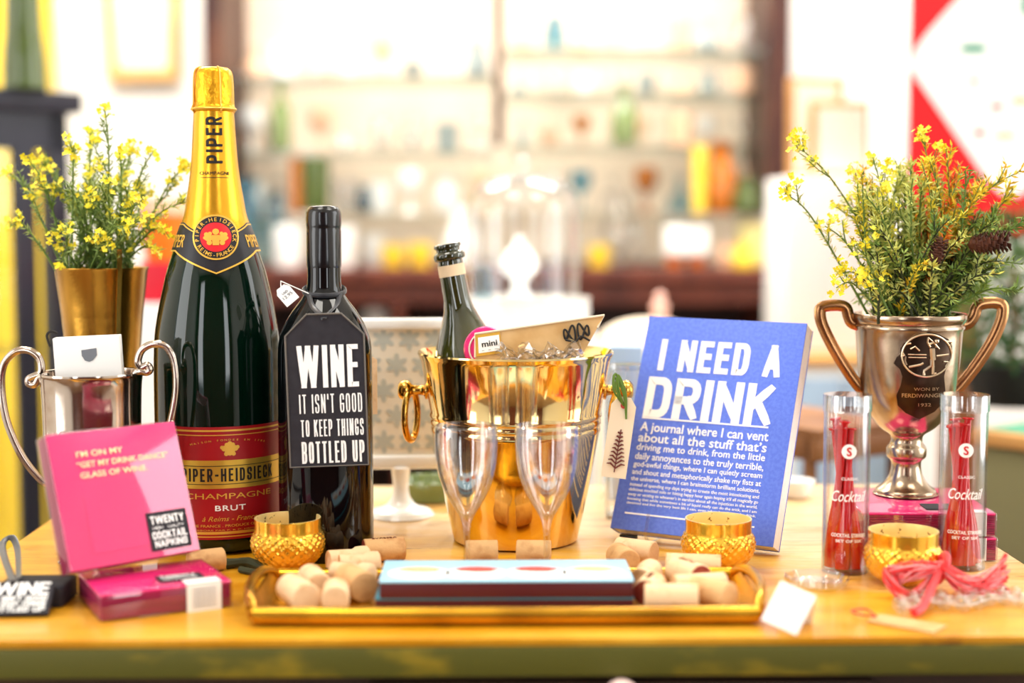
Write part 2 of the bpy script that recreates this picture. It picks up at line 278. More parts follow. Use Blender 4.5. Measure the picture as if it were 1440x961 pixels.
    def build(s, name, m, parent=None, world=False, label=None, cat=None, group=None, kind=None, sharp=38, rot=None):
        bm = s.bm; loc = V((0, 0, 0))
        if parent is None:
            if bm.verts:
                xs = [v.co.x for v in bm.verts]; ys = [v.co.y for v in bm.verts]; zs = [v.co.z for v in bm.verts]
                loc = V(((min(xs)+max(xs))/2, (min(ys)+max(ys))/2, min(zs))); bmesh.ops.translate(bm, vec=-loc, verts=bm.verts)
        elif world: bmesh.ops.transform(bm, matrix=MW[parent].inverted(), verts=bm.verts)
        me = bpy.data.meshes.new(name); bm.to_mesh(me); bm.free(); me.materials.append(MATS[m])
        me.shade_smooth(); me.set_sharp_from_angle(angle=R(sharp))
        o = bpy.data.objects.new(name, me); COL.objects.link(o)
        if parent is not None: o.parent = parent; MW[o] = MW[parent].copy()
        else: o.location = loc; MW[o] = MX.Translation(loc)
        tag(o, label, cat, group, kind); return o
def tag(o, label=None, cat=None, group=None, kind=None):
    if label: o['label'] = label
    if cat: o['category'] = cat
    if group: o['group'] = group
    if kind: o['kind'] = kind
def thing(name, label, cat, loc=(0, 0, 0), rz=0, group=None, M=None):
    o = bpy.data.objects.new(name, None); COL.objects.link(o); o.empty_display_size = .05
    m = M if M is not None else MX.Translation(loc) @ MX.Rotation(rz, 4, 'Z')
    o.location, q, _ = m.decompose(); o.rotation_euler = q.to_euler(); MW[o] = m.copy(); tag(o, label, cat, group); return o
def dup(root, loc, rz, label):
    def cp(o, par):
        c = o.copy(); COL.objects.link(c); c.parent = par; MW[c] = MW[o].copy()
        for ch in [x for x in o.children]: cp(ch, c)
        return c
    r = cp(root, None); r.location = loc; r.rotation_euler = (0, 0, rz); r['label'] = label; return r
def struct(b, name, m): return b.build(name, m, kind='structure')
def cyl(pr):            # radius of a lathe profile at height z
    ps = sorted(pr, key=lambda p: p[1])
    def rad(z):
        for (r0, z0), (r1, z1) in zip(ps, ps[1:]):
            if z0 <= z <= z1: return r0+(r1-r0)*((z-z0)/(z1-z0) if z1 > z0 else 0)
        return ps[0][0] if z < ps[0][1] else ps[-1][0]
    return rad
def onlathe(rad, th0=0, eps=.0004):     # arc length u, height v -> point on the turned surface
    def fn(u, v, off=0):
        r = rad(v)+eps+off; a = th0+u/max(rad(v), .004); return V((r*math.sin(a), -r*math.cos(a), v))
    return fn
def smooth(pts, n=4):   # Catmull-Rom through points
    P = [V(p) for p in pts]; out = []
    for i in range(len(P)-1):
        a, b, c, d = P[max(i-1, 0)], P[i], P[i+1], P[min(i+2, len(P)-1)]
        for k in range(n):
            t = k/n; out.append(.5*((2*b)+(c-a)*t+(2*a-5*b+4*c-d)*t*t+(3*b-a-3*c+d)*t**3))
    return out+[P[-1]]
def sprof(pts, n=3): return [(max(0, p.x), p.y) for p in smooth([(r, z, 0) for r, z in pts], n)]
def frame(loc, yaw, rec=0, roll=0):     # x right, y into depth, z up; rec tips the top backwards
    return MX.Translation(loc) @ MX.Rotation(R(yaw), 4, 'Z') @ MX.Rotation(-R(rec), 4, 'X') @ MX.Rotation(R(roll), 4, 'Y')
def front(y=0):         # flat drawing surface facing -y
    return lambda u, v, off=0: V((u, y-off, v))
def topside(z=0, a=0):  # flat drawing surface facing +z
    ca, sa = math.cos(a), math.sin(a)
    return lambda u, v, off=0: V((u*ca-v*sa, u*sa+v*ca, z+off))
rnd = random.Random(7)

# ================================================================== THE ROOM
RX0, RX1, RY0, RY1, RH = -2.2, 2.4, -2.1, 4.1, 2.8
struct(B().box(RX0-.1, RX1+.1, RY0-.1, RY1+.1, -.1, 0), 'floor', 'floor_wood')
struct(B().box(RX0-.1, RX1+.1, RY0-.1, RY1+.1, RH, RH+.1), 'ceiling', 'ceil_white')
struct(B().box(RX0-.1, RX1+.1, RY1, RY1+.1, 0, RH), 'wall_back', 'wall_white')
wl0 = B().box(RX0-.1, RX0, RY0, -.3, 0, RH).box(RX0-.1, RX0, .8, RY1, 0, RH).box(RX0-.1, RX0, -.3, .8, 0, .5).box(RX0-.1, RX0, -.3, .8, 2.5, RH)
struct(wl0, 'wall_left', 'wall_white')
wr = B().box(RX1, RX1+.1, RY0, .55, 0, RH).box(RX1, RX1+.1, 1.95, RY1, 0, RH).box(RX1, RX1+.1, .55, 1.95, 0, .5).box(RX1, RX1+.1, .55, 1.95, 2.5, RH)
struct(wr, 'wall_right', 'wall_white')
wf = B()
for a, b_ in ((RX0, -1.75), (-1.15, 1.25), (1.85, RX1)): wf.box(a, b_, RY0-.1, RY0, 0, RH)
for a, b_ in ((-1.75, -1.15), (1.25, 1.85)): wf.box(a, b_, RY0-.1, RY0, 0, .5).box(a, b_, RY0-.1, RY0, 2.55, RH)
struct(wf, 'wall_front', 'hutch_wood')
struct(B().box(RX0, RX1, RY1-.02, RY1, 0, .1), 'baseboard_back', 'white_paint')
# yellow painted door at the far end
d1 = B().box(-1.95, -1.235, 4.03, 4.09, 0, 2.2).build('door_1', 'yellow_paint', kind='structure')
db = B()
for z0 in (.25, 1.15): db.box(-1.8, -1.4, 4.015, 4.03, z0, z0+.75, .005)
db.build('door_panel', 'yellow_paint', d1, world=True)

# ================================================================== DISPLAY TABLE (rotated a touch)
tb = thing('display_table', 'worn yellow painted wooden table carrying the bottles and trophies', 'table', (0, 1.36, 0), R(1.0))
ty0, ty1, tx0, tx1 = -.31, .31, -.46, .445
B().box(tx0, tx1, ty0, ty1, T-.003, T).box(tx0+.001, tx1-.001, ty0+.002, ty1-.001, T-.006, T-.003).build('tabletop', 'table_paint', tb)
bm = tb.children[0].data
for v in bm.vertices: v.co.z += 0
for o in [tb.children[0]]:
    for v in o.data.vertices: pass
te = B().box(tx0+.0005, tx1-.0005, ty0, ty1-.0005, T-.0285, T-.0062, .002).build('table_edge', 'table_edge', tb)
ap = B().box(tx0+.03, tx1-.03, ty0+.022, ty1-.03, T-.14, T-.026).build('apron', 'apron_dark', tb)
dr = B().box(-.11, .26, ty0+.012, ty0+.022, T-.13, T-.036, .002).build('drawer', 'apron_dark', tb)
kb = B().lathe(sprof([(.004, 0), (.0055, .008), (.011, .013), (.0125, .02), (.010, .026), (0, .028)]), 24, MX.Translation((.0720, ty0+.002, T-.0375)) @ MX.Rotation(R(90), 4, 'X')).build('knob', 'knob_pink', dr)
for sx in (tx0+.035, tx1-.085):
    for sy in (ty0+.025, ty1-.08): B().box(sx, sx+.05, sy, sy+.05, 0, T-.026, .004).build('leg', 'apron_dark', tb)

# ================================================================== CHAMPAGNE MAGNUM
CY = 1.37; CX = W(308, 620, CY).x
mg = thing('champagne_bottle', 'large dark green champagne bottle with gold foil neck and red label', 'bottle', (CX, CY, T), face(CX, CY))
zb = T
body = prof([(775, 80), (768, 85), (740, 87), (600, 88), (520, 88), (490, 87.3), (470, 86), (455, 84), (430, 79.5), (405, 74), (380, 68), (355, 60), (330, 52), (305, 42.5), (280, 38), (255, 34), (225, 30.5), (190, 28.3), (160, 26.5), (120, 24), (100, 20)], CY, zb)
body = [(.048, .0)]+[(r, max(z, .004)) for r, z in body]
bs = sprof(body, 3); crad = cyl(bs)
B().lathe(bs, 72).build('glass_body', 'magnum_glass', mg)
z_ = lambda py: Zp(py, CY)-T
cf = onlathe(crad)
zcut = z_(318)
# gold neck foil: from the cap to the V-shaped collar
B().patch(lambda u, v, o: onlathe(crad, 0, .0006)(u*crad(v), v, o), -math.pi, math.pi, z_(352), z_(158), 72, 40, .0004).build('neck_foil', 'gold_foil', mg)
capr = sprof(prof([(160, 26), (156, 29.5), (151, 29.5), (146, 28), (120, 27.5), (105, 26.3), (98, 23), (95, 16), (94, 0)], CY, T), 3)
cap = B().lathe(capr, 48, rf=lambda a, i, z: 1+.012*math.sin(9*a+z*300)*math.cos(5*a-z*500)).build('cap_foil', 'foil_crinkle', mg)
wb = B()
for k in range(4):
    a = k*math.pi/2+.35; wb.tube([V((math.sin(a)*(r+.0009), -math.cos(a)*(r+.0009), z)) for r, z in capr if r > .008], .0008, 6)
zz = z_(154)
wb.tube([V((math.sin(t*.1309)*.0198, -math.cos(t*.1309)*.0198, zz)) for t in range(48)], .0011, 6, closed=True).build('wire_cage', 'gold_print', cap)
# collar: dark band whose lower edge drops to a point at the front, gold piping, round emblem
def zlow(t): return z_(383)+ (z_(353)-z_(383))*min(1, abs(t)/1.1)
def zhigh(t): return z_(335)+(z_(313)-z_(335))*min(1, abs(t)/1.1)
def band(f0, f1, e=.0012):
    return lambda u, v, o: (lambda z: V(((crad(z)+e+o)*math.sin(u), -(crad(z)+e+o)*math.cos(u), z)))(f0(u)+(f1(u)-f0(u))*v)
cl = B().patch(band(zlow, zhigh), -math.pi, math.pi, 0, 1, 96, 8, .0003).build('collar', 'label_black', mg)
gp = B().patch(band(lambda t: zlow(t)-.0002, lambda t: zlow(t)+.0013, .0013), -math.pi, math.pi, 0, 1, 96, 1, .0005)
gp.patch(band(lambda t: zhigh(t)-.0022, lambda t: zhigh(t)-.0012, .0013), -math.pi, math.pi, 0, 1, 96, 1, .0005)
gp.text('PIPER', onlathe(crad, -1.12, .0016), .021, .011, 0, z_(347), .01, th=.0003).text('PIPER', onlathe(crad, 1.12, .0016), .021, .011, 0, z_(347), .01, th=.0003)
gp.build('piping', 'gold_print', cl)
def disc(fn, r, cx, cy, n=40): return [(cx+r*math.sin(2*math.pi*k/n), cy+r*math.cos(2*math.pi*k/n)) for k in range(n)]
ez = z_(333); m1 = mpp(333, CY); ef = onlathe(crad, 0, .0018)
em = B().polypatch(disc(0, 31*m1, 0, ez), ef, .0005, 4).build('emblem', 'gold_print', mg)
B().polypatch(disc(0, 28.5*m1, 0, ez), onlathe(crad, 0, .0024), .0002, 4).build('emblem_ring', 'label_black', em)
B().polypatch(disc(0, 20*m1, 0, ez), onlathe(crad, 0, .0027), .0003, 4).build('emblem_field', 'emblem_red', em)
el = B()
def ringtext(b, s, fn, r, cx, cy, a0, a1, h, inside=False, bold=.02):
    for i, ch in enumerate(s):
        if ch == ' ': continue
        a = a0+(a1-a0)*i/(len(s)-1); sg = -1 if inside else 1
        def g(u, v, o, a=a):
            rr = r+(v-h/2)*sg; 
            return fn(cx+rr*math.sin(a)+u*math.cos(a)*sg*1, cy+rr*math.cos(a)-u*math.sin(a)*sg*1, o)
        b.text(ch, g, None, h, 0, 0, bold)
ef2 = onlathe(crad, 0, .0030)
ringtext(el, 'PIPER-HEIDSIECK', ef2, 24.3*m1, 0, ez, -1.75, 1.75, 5.0*m1)
ringtext(el, 'REIMS-FRANCE', ef2, 24.3*m1, 0, ez, math.pi+1.0, math.pi-1.0, 5.0*m1, True)
# small heraldic device: shield, crown and two supporters
el.polypatch([(-4*m1, ez-11*m1), (4*m1, ez-11*m1), (5*m1, ez+3*m1), (-5*m1, ez+3*m1)], ef2, .0004, 1)
el.polypatch(disc(0, 4.2*m1, 0, ez+7.5*m1, 12), ef2, .0004, 1)
for sg in (-1, 1):
    for (x, y, r) in ((9, -1, 5.2), (11.5, 3.5, 3.2), (8, -7.5, 3.5), (13.5, -1, 2.4), (7, 5, 2.5)): el.polypatch(disc(0, r*m1, sg*x*m1, ez+y*m1, 9), ef2, .0003, 1)
el.build('emblem_print', 'gold_print', em)
# writing up the neck
nt_ = B(); nm = mpp(200, CY); nf = onlathe(crad, 0, .0016)
def neckfn(u, v, o): return nf(-v, u, o)     # text runs upwards
nt_.block('PIPER', neckfn, z_(166)-z_(231), .0135, (z_(166)+z_(231))/2, -.0067, .17, .2)
nt_.text('CHAMPAGNE', onlathe(crad, 0, .0012), .027, .0030, 0, z_(247), .0)
nt_.patch(onlathe(crad, 0, .0012), -.013, .013, z_(251), z_(250.3), 10, 1)
nt_.build('neck_lettering', 'ink_black', mg)
# main label
LT = .16; lw_ = .086
lab = B().patch(onlathe(crad, LT, .0005), -lw_, lw_, z_(741), z_(589), 60, 10, .0003).build('label', 'label_red', mg)
lf = onlathe(crad, LT, .0009)
gb = B().patch(lf, -lw_, lw_, z_(672), z_(634), 60, 3, .0002).build('label_band', 'gold_band', lab)
gl = B()
for py, hh in ((594, 1.2), (600, .6), (732, 1.8), (737, .8)): gl.patch(lf, -lw_, lw_, z_(py+hh), z_(py-hh), 60, 1, .0002)
gl.text('CHAMPAGNE', lf, .082, 7.5*m1, 0, z_(686), .0).text('à Reims - France', lf, .050, 6.5*m1, 0, z_(716), -.005, italic=.35)
gl.text('VIN DE FRANCE . PRODUCE OF FRANCE', lf, .086, 3.3*m1, 0, z_(724)); gl.text('ELABORE PAR P. & C. HEIDSIECK', lf, .07, 1.6*m1, 0, z_(729))
ringtext(gl, 'MAISON FONDEE EN 1785', lambda u, v, o=0: lf(u, z_(595)-.07+v*.65+.0+ .0, o), .096, 0, 0, -.36, .36, 3.6*m1, False, 0)
cz = z_(620)
gl.polypatch(disc(0, 7*m1, 0, cz-1*m1, 14), lf, .0003, 1)
for sg in (-1, 1):
    for (x, y, r) in ((7.5, 2, 4), (10.5, 3.5, 2.6), (5, -5.5, 3), (4, 7, 3)): gl.polypatch(disc(0, r*m1, sg*x*m1, cz+y*m1, 9), lf, .0003, 1)
gl.polypatch(disc(0, 3.4*m1, 0, cz+8.5*m1, 9), lf, .0003, 1)
gl.build('label_gold_print', 'gold_print', lab)
gk = B().block('PIPER-HEIDSIECK', onlathe(crad, LT, .0011), .086, 18*m1, 0, z_(662.5), .15, .17)
for py in (641.5, 666): gk.patch(onlathe(crad, LT, .0013), -lw_, lw_, z_(py+.5), z_(py-.3), 60, 1, .0002)
gk.build('brand_lettering', 'ink_black', gb)
B().text('BRUT', lf, .027, 7.2*m1, 0, z_(702), .03, space=1.1).build('brut_lettering', 'ink_white', lab)

# ================================================================== BLACK WINE BOTTLE WITH TAG
WY = 1.325; WX = W(458, 600, WY).x
wb_ = thing('wine_bottle', 'black wine bottle with a wax sealed top beside the champagne bottle', 'bottle', (WX, WY, T), face(WX, WY))
wp = [(.036, 0)]+[(r, max(z, .003)) for r, z in prof([(786, 63), (778, 65.5), (700, 66), (560, 66), (500, 65.7), (482, 64.5), (468, 61), (452, 54), (436, 44), (420, 32), (408, 26), (398, 24), (380, 23.5), (330, 23), (296, 22), (290, 18)], WY, T)]
ws = sprof(wp, 3); wrad = cyl(ws); B().lathe(ws, 64).build('glass_body', 'black_glass', wb_)
zw = lambda py: Zp(py, WY)-T
B().lathe(sprof(prof([(374, 22.6), (373, 24.3), (330, 24.4), (322, 24), (316, 24.8), (303, 24.8), (297, 23.8), (292, 20.5), (289.5, 13), (289, 0)], WY, T), 3), 48, rf=lambda a, i, z: 1+.006*math.sin(5*a+z*90)).build('wax_cap', 'black_wax', wb_)
# slate tag hung on a ribbon (a thing of its own)
tm = frame(W(463.5, 657, WY-.0465), math.degrees(face(WX, WY))-3, 0, -1.6)
tg = thing('hang_tag', 'black bottle shaped slate tag with white wine slogan hung on the wine bottle', 'tag', M=tm)
ms = mpp(560, WY-.0465)
hw, hh = 55.5*ms, 217*ms
B().prism([(-hw, 0), (hw, 0), (hw, hh-30*ms), (hw-31*ms, hh), (-hw+31*ms, hh), (-hw, hh-30*ms)], 0, .0022).build('card_board', 'slate_card', tg)
ed = [(-hw, 0), (hw, 0), (hw, hh-30*ms), (hw-31*ms, hh), (-hw+31*ms, hh), (-hw, hh-30*ms)]
B().tube([V((x*.988, -.0002, .0009+z*.992)) for x, z in ed], .0009, 6, closed=True).build('border', 'card_edge', tg)
fl = front(-.0001); tl = B()
tl.block('WINE', fl, 86*ms, 60*ms, 3*ms, hh-104*ms, .19, .07).block("IT ISN'T GOOD", fl, 88*ms, 27*ms, 5*ms, hh-140*ms, .21, .09)
tl.block('TO KEEP THINGS', fl, 88*ms, 24*ms, 6*ms, hh-173*ms, .21, .08).block('BOTTLED UP', fl, 88*ms, 31*ms, 6*ms, hh-211*ms, .20, .08)
tl.build('lettering', 'ink_white', tg)
rb = B(); rz0 = zw(412)
inv = MW[wb_]
def wpt(a, z, e=.0026): r = wrad(z)+e; return inv @ V((r*math.sin(a), -r*math.cos(a), z))
loop = [wpt(a*math.pi/24, zw(408)+.004*math.cos(a*math.pi/24)*-1) for a in range(48)]
rb.tube(loop, .0022, 8, closed=True, flat=.35, up=(0, 0, 1))
tp = tm @ V((0, -.0008, hh-7*ms))
for a0 in (-.75, .75):
    p0 = wpt(a0, zw(412)); p1 = wpt(a0*.55, zw(426), .0045)
    rb.tube(smooth([p0, p1, (p1+tp)/2+V((0, -.003, 0)), tp]), .0024, 8, flat=.35, up=(1, 0, .4))
rb.build('ribbon', 'ribbon_black', tg, world=True)
# little white price tag on the ribbon
pc = W(418, 410, WY-.03); pm = frame(W(404, 432, WY-.035), 20, 15, -38)
pt_ = thing('price_tag', 'tiny white price tag tied at the shoulder of the black wine bottle', 'tag', M=pm)
B().prism([(0, 0), (.014, 0), (.014, .013), (.011, .017), (.003, .017), (0, .013)], 0, .0008).build('card', 'white_card', pt_)
B().text('12.95', front(-.0001), .010, .0028, .007, .006, 0).text('USD', front(-.0001), .006, .002, .007, .010).build('lettering', 'grey_ink', pt_)
B().tube([pm @ V((.007, .0004, .016)), pm @ V((.012, .004, .021)), wpt(-.7, zw(412), .003)], .0005, 6).build('string', 'white_card', pt_, world=True)
# plain wooden tag behind
B().prism([(0, 0), (.02, 0), (.02, .05), (.01, .056), (0, .05)], 0, .002, frame(W(504, 585, WY+.018), 35, 0, 0)).build('wooden_tag', 'pale_cork', label='plain pale wooden tag peeping out behind the black wine bottle', cat='tag')

# ================================================================== BRASS ICE BUCKET
BY = 1.385; BX = W(725, 640, BY).x
bk = thing('ice_bucket', 'polished brass ice bucket with ring handles in the table middle', 'ice bucket', (BX, BY, T), face(BX, BY))
out = prof([(772, 85), (766, 87), (700, 100), (650, 109.5), (607, 117.5), (604, 119), (600, 119), (597, 117.8), (594, 120), (590, 120), (587, 118.7), (584, 121), (580, 121), (577, 120), (540, 127), (505, 133.5), (500, 136), (496, 138), (493.5, 137)], BY, T)
out = [(.05, 0), (.054, .0005)]+[(r, max(z, .002)) for r, z in out]
inn = [(r-.0025, z) for r, z in reversed(out[3:-2])]+[(.05, .006), (0, .006)]
B().lathe([(0, 0)]+out+inn, 96).build('pail', 'bucket_brass', bk)
brad = cyl(out)
for sg in (-1, 1):
    zk = Zp(549, BY)-T; rk = brad(zk); yo = -.01 if sg < 0 else -.012
    kn = B().lathe(sprof([(.0085, 0), (.0085, .002), (.005, .004), (.005, .013), (.0085, .017), (.0095, .022), (.0065, .027), (0, .028)]), 24, MX.Translation((sg*(rk-.001), 0, zk)) @ MX.Rotation(sg*R(90), 4, 'Y')).build('handle_mount', 'brass', bk)
    cx_ = sg*(rk+.0145); rr = .0235
    rg = [V((cx_+.002*sg*math.sin(a), rr*math.sin(a)*.98*math.cos(R(52))-0, zk-rr+rr*math.cos(a)))+V((rr*math.sin(a)*.30, 0, 0)) for a in [2*math.pi*k/40 for k in range(40)]]
    B().tube(rg, .0032, 10, closed=True).build('ring_handle', 'brass', bk)
# ------- things in the bucket
gtop = W(629, 345, BY-.0); 
ax0 = W(668, 560, BY+.012); ax1 = W(628.5, 343, BY+.012); L_ = (ax1-ax0).length
zax = (ax1-ax0).normalized(); xax = V((0, 1, 0)).cross(zax).normalized(); yax = zax.cross(xax)
BM = MX((( xax.x, yax.x, zax.x, ax0.x), (xax.y, yax.y, zax.y, ax0.y), (xax.z, yax.z, zax.z, ax0.z), (0, 0, 0, 1)))
k = BY/FPX
gbt = thing('champagne_bottle', 'slim olive green open bottle leaning in the brass ice bucket', 'bottle', M=BM)
gpz = sprof([(0, -.05), (.033, -.05), (.035, -.045), (.035, .022), (.031, .045), (22*k, L_-95*k), (18.5*k, L_-60*k), (18*k, L_-28*k), (18*k, L_-24*k), (22*k, L_-22*k), (22.5*k, L_-15*k), (19*k, L_-11*k), (17*k, L_-10*k), (17.5*k, L_-6*k), (19.5*k, L_-5*k), (19*k, L_-.5*k), (15*k, L_)], 3)
grad = cyl(gpz[3:]); B().lathe(gpz+[(12*k, L_-2*k), (12*k, L_-30*k), (0, L_-30*k)], 40).build('glass_body', 'olive_glass', gbt)
B().patch(onlathe(grad, 0, .0004), -.036, .036, L_-46*k, L_-30*k, 32, 2, .0003).build('neck_band', 'kraft_pale', gbt)
kc = frame(W(668, 503, BY-.045), 2, 6, -8.1)
kp = thing('biscuit_packet', 'kraft card packet with a black cord knot standing in the ice bucket', 'packet', M=kc)
kk = (BY-.045)/FPX
B().prism([(0, 0), (8*kk, -60*kk), (120*kk, -70*kk), (151*kk, -18*kk), (190*kk, 33*kk), (4.6*kk, 33*kk)], 0, .005).build('card', 'kraft', kp)
B().tube([V((x*kk, -.0005, z*kk)) for x, z in ((0, 0), (4.6, 33), (190, 33), (178, 17))], .0011, 6).build('rim_tape', 'tag_cream', kp)
ck = B()
for cx_, cz_, sx_ in ((137, 14, 1), (157, 15, -1)):
    ck.tube([V(((cx_+sx_*8*math.sin(a))*kk, -.0015-.001*math.sin(a*2), (cz_+9*math.sin(a*2)+3*math.cos(a))*kk)) for a in [2*math.pi*i/36 for i in range(36)]], .0010, 6, closed=True)
ck.tube(smooth([(130*kk, -.002, 6*kk), (144*kk, -.003, 2*kk), (152*kk, -.003, 8*kk), (164*kk, -.002, 0)]), .001, 6)
ck.build('cord_knot', 'cord_black', kp)
wl = B().prism([(2*kk, 1*kk), (38*kk, 1*kk), (40*kk, 31*kk), (5*kk, 31*kk)], -.0012, -.0002).build('gold_border_label', 'gold_print', kp)
B().prism([(6*kk, 5*kk), (37*kk, 5*kk), (38*kk, 27*kk), (8*kk, 27*kk)], -.0016, -.0012).build('label_face', 'white_card', wl)
B().text('mini', front(-.0017), 22*kk, 8*kk, 23*kk, 13*kk, .04).text('- - -', front(-.0017), 22*kk, 3*kk, 22*kk, 7*kk).build('lettering', 'ink_black', wl)
pd = thing('pink_tin', 'round pink tin lid with a white rim standing in the ice bucket', 'tin', M=frame(W(684, 491, BY-.026)-V((0, 0, .01)), 0, 4))
B().lathe(sprof([(0, 0), (.0185, 0), (.0195, .001), (.0195, .006), (0, .0065)], 2), 36, MX.Translation((0, 0, .01)) @ MX.Rotation(R(90), 4, 'X')).build('lid', 'pink_plastic', pd)
B().tube([V((.0155*math.cos(a*.157), -.0068, .01+.0155*math.sin(a*.157))) for a in range(40)], .0008, 6, closed=True).build('rim_line', 'white_card', pd)
# crumpled cellophane tucked round the packet
cb = B(); r2 = random.Random(3); n1, n2 = 26, 12; grid = []
for i in range(n1+1):
    row = []
    for j in range(n2+1):
        p = W(700+120*i/n1, 512-(24+8*math.sin(i*.9))*j/n2, BY-.064+.03*j/n2*.4); row.append(cb.bm.verts.new(p+V((r2.uniform(-1, 1)*.003, r2.uniform(-1, 1)*.006, r2.uniform(-1, 1)*.003))))
    grid.append(row)
for i in range(n1):
    for j in range(n2): cb.f((grid[i][j], grid[i+1][j], grid[i+1][j+1], grid[i][j+1]))
bmesh.ops.solidify(cb.bm, geom=cb.bm.faces[:], thickness=.0002)
cb.build('cellophane_wrap', 'cello', label='crumpled clear cellophane tucked in front of the packet in the bucket', cat='wrapping', sharp=20)

# ================================================================== WINE GLASSES
def wineglass(px, Y, label):
    X = W(px, 640, Y).x; t = thing('wine_glass', label, 'glass', (X, Y, T), 0, 'small stemmed glasses before the bucket')
    o = prof([(599, 44.5), (620, 45), (645, 43.5), (668, 39.5), (690, 31.5), (708, 21.5), (722, 12.5), (732, 7.5), (745, 5), (770, 4.2)], Y, T)
    top = o[0][1]
    i_ = [(max(r-.0011, .0004), z) for r, z in o[:8]]
    pr = [(.0, 0), (.027, .0), (.0275, .0009), (.020, .0022), (.008, .005), (.0032, .010)]+[(r, z) for r, z in reversed(o)]+[(o[0][0]-.0008, top+.0006)]+i_[1:7]+[(0, i_[7][1])]
    B().lathe(sprof(pr[:-9], 2)+pr[-9:], 56).build('bowl_and_stem', 'wine_crystal', t); return t
wineglass(656, 1.235, 'small clear stemmed glass standing before the brass bucket, nearer the wine bottle')
wineglass(769, 1.235, 'small clear stemmed glass standing before the brass bucket, nearer the blue book')

# ================================================================== BLUE BOOK ON EASEL
bkM = frame((.0919, 1.3785, .7622), -27.5, 23.8, .8)
jr = thing('journal_book', 'blue hardcover journal with white lettering leaning on a clear easel', 'book', M=bkM)
bw, bh, bt = .1576, .2119, .022
B().box(0, bw, 0, .0014, 0, bh, .0004).box(0, .002, .0014, bt-.0014, 0, bh, .0004).box(0, bw, bt-.0014, bt, 0, bh, .0004).build('cover', 'blue_cover', jr)
B().box(.002, bw-.0004, .0014, bt-.0014, .0006, bh-.0006).build('pages', 'page_white', jr)
q = bw/222.
jt = B(); jf = front(-.0001)
def jl(s, x0, x1, ytop, cap, bold): jt.text(s, jf, (x1-x0)*bw, cap*bh, x0*bw, (1-ytop-cap)*bh, bold, 'L')
jt.block('I NEED A', jf, .77*bw, .150*bh, .115*bw, (1-.108-.150)*bh, .19, .10, 'L', .0003)
jt.block('DRINK', jf, .80*bw, .190*bh, .075*bw, (1-.290-.190)*bh, .20, .09, 'L', .0003)
jt.prism([(.075*bw, .512*bh), (.865*bw, .512*bh), (.865*bw, .519*bh), (.075*bw, .519*bh)], -.0004, 0)
rows = [('A journal where I can vent', .513+.0, .040, .03), ("about all the stuff that’s", .565, .040, .03), ('driving me to drink, from the little', .616, .030, .025), ('daily annoyances to the truly terrible,', .660, .030, .025), ('god-awful things, where I can quietly scream', .702, .023, .02),
        ('and shout and metaphorically shake my fists at', .739, .023, .02), ('the universe, where I can brainstorm brilliant solutions,', .774, .018, .02), ('instead of spending my days trying to create the most intoxicating and', .804, .0145, .015), ("delicious mocktail solo or hitting happy hour again hoping it'll all magically go", .828, .0135, .015),
        ("away or venting to whoever's in earshot about all the injustices in the world,", .851, .0130, .015), ('knowing that while sometimes a bit of liquid really can do the trick, and I am', .873, .0115, .015), ('destined and live the very best life I can, even when I really need a drink.', .893, .0105, .015)]
for s, y, c_, b_ in rows: jl(s, .075, .875, .5+(y-.513)*.965+.005, c_, b_)
jt.prism([(.075*bw, .072*bh), (.875*bw, .072*bh), (.875*bw, .079*bh), (.075*bw, .079*bh)], -.0004, 0)
jt.build('lettering', 'ink_white', jr)
es = thing('book_easel', 'clear plastic easel holding up the blue journal', 'easel', M=frame((.0921, 1.3823, T), -27.5))
eb = B(); IE = MW[es].inverted(); BP = lambda x, y, z: IE @ (bkM @ V((x, y, z)))
for x in (.038, .118):
    q0 = BP(x, bt+.0065, -.002); q0.z = .003
    eb.tube(smooth([BP(x, -.006, .016), BP(x, -.0055, .002), BP(x, -.004, -.004), V((BP(x, .006, -.005).x, BP(x, .006, -.005).y, .0014)), V((q0.x, q0.y, .0009)), V((q0.x, q0.y+.05, .0009))], 2), [.0016]*6+[.0012]+[.0007]*4, 8)
    eb.tube([q0, BP(x, bt+.0065, .13)], .0026, 8)
q1 = BP(.078, bt+.0065, .10); eb.tube([BP(.038, bt+.0065, .10), BP(.118, bt+.0065, .10)], .0026, 8).tube([q1, V((q1.x, q1.y+.05, .003))], .0026, 8)
f0_ = BP(.038, -.004, -.004); eb.tube([V((f0_.x+.002, f0_.y-.012, .003)), V((BP(.118, 0, 0).x, f0_.y-.002, .003))], .0016, 8)
eb.build('stand', 'wine_crystal', es); B().box(.010, .026, -.002, .005, 0, .0066, .001).build('rubber_block', 'black_plastic', es)

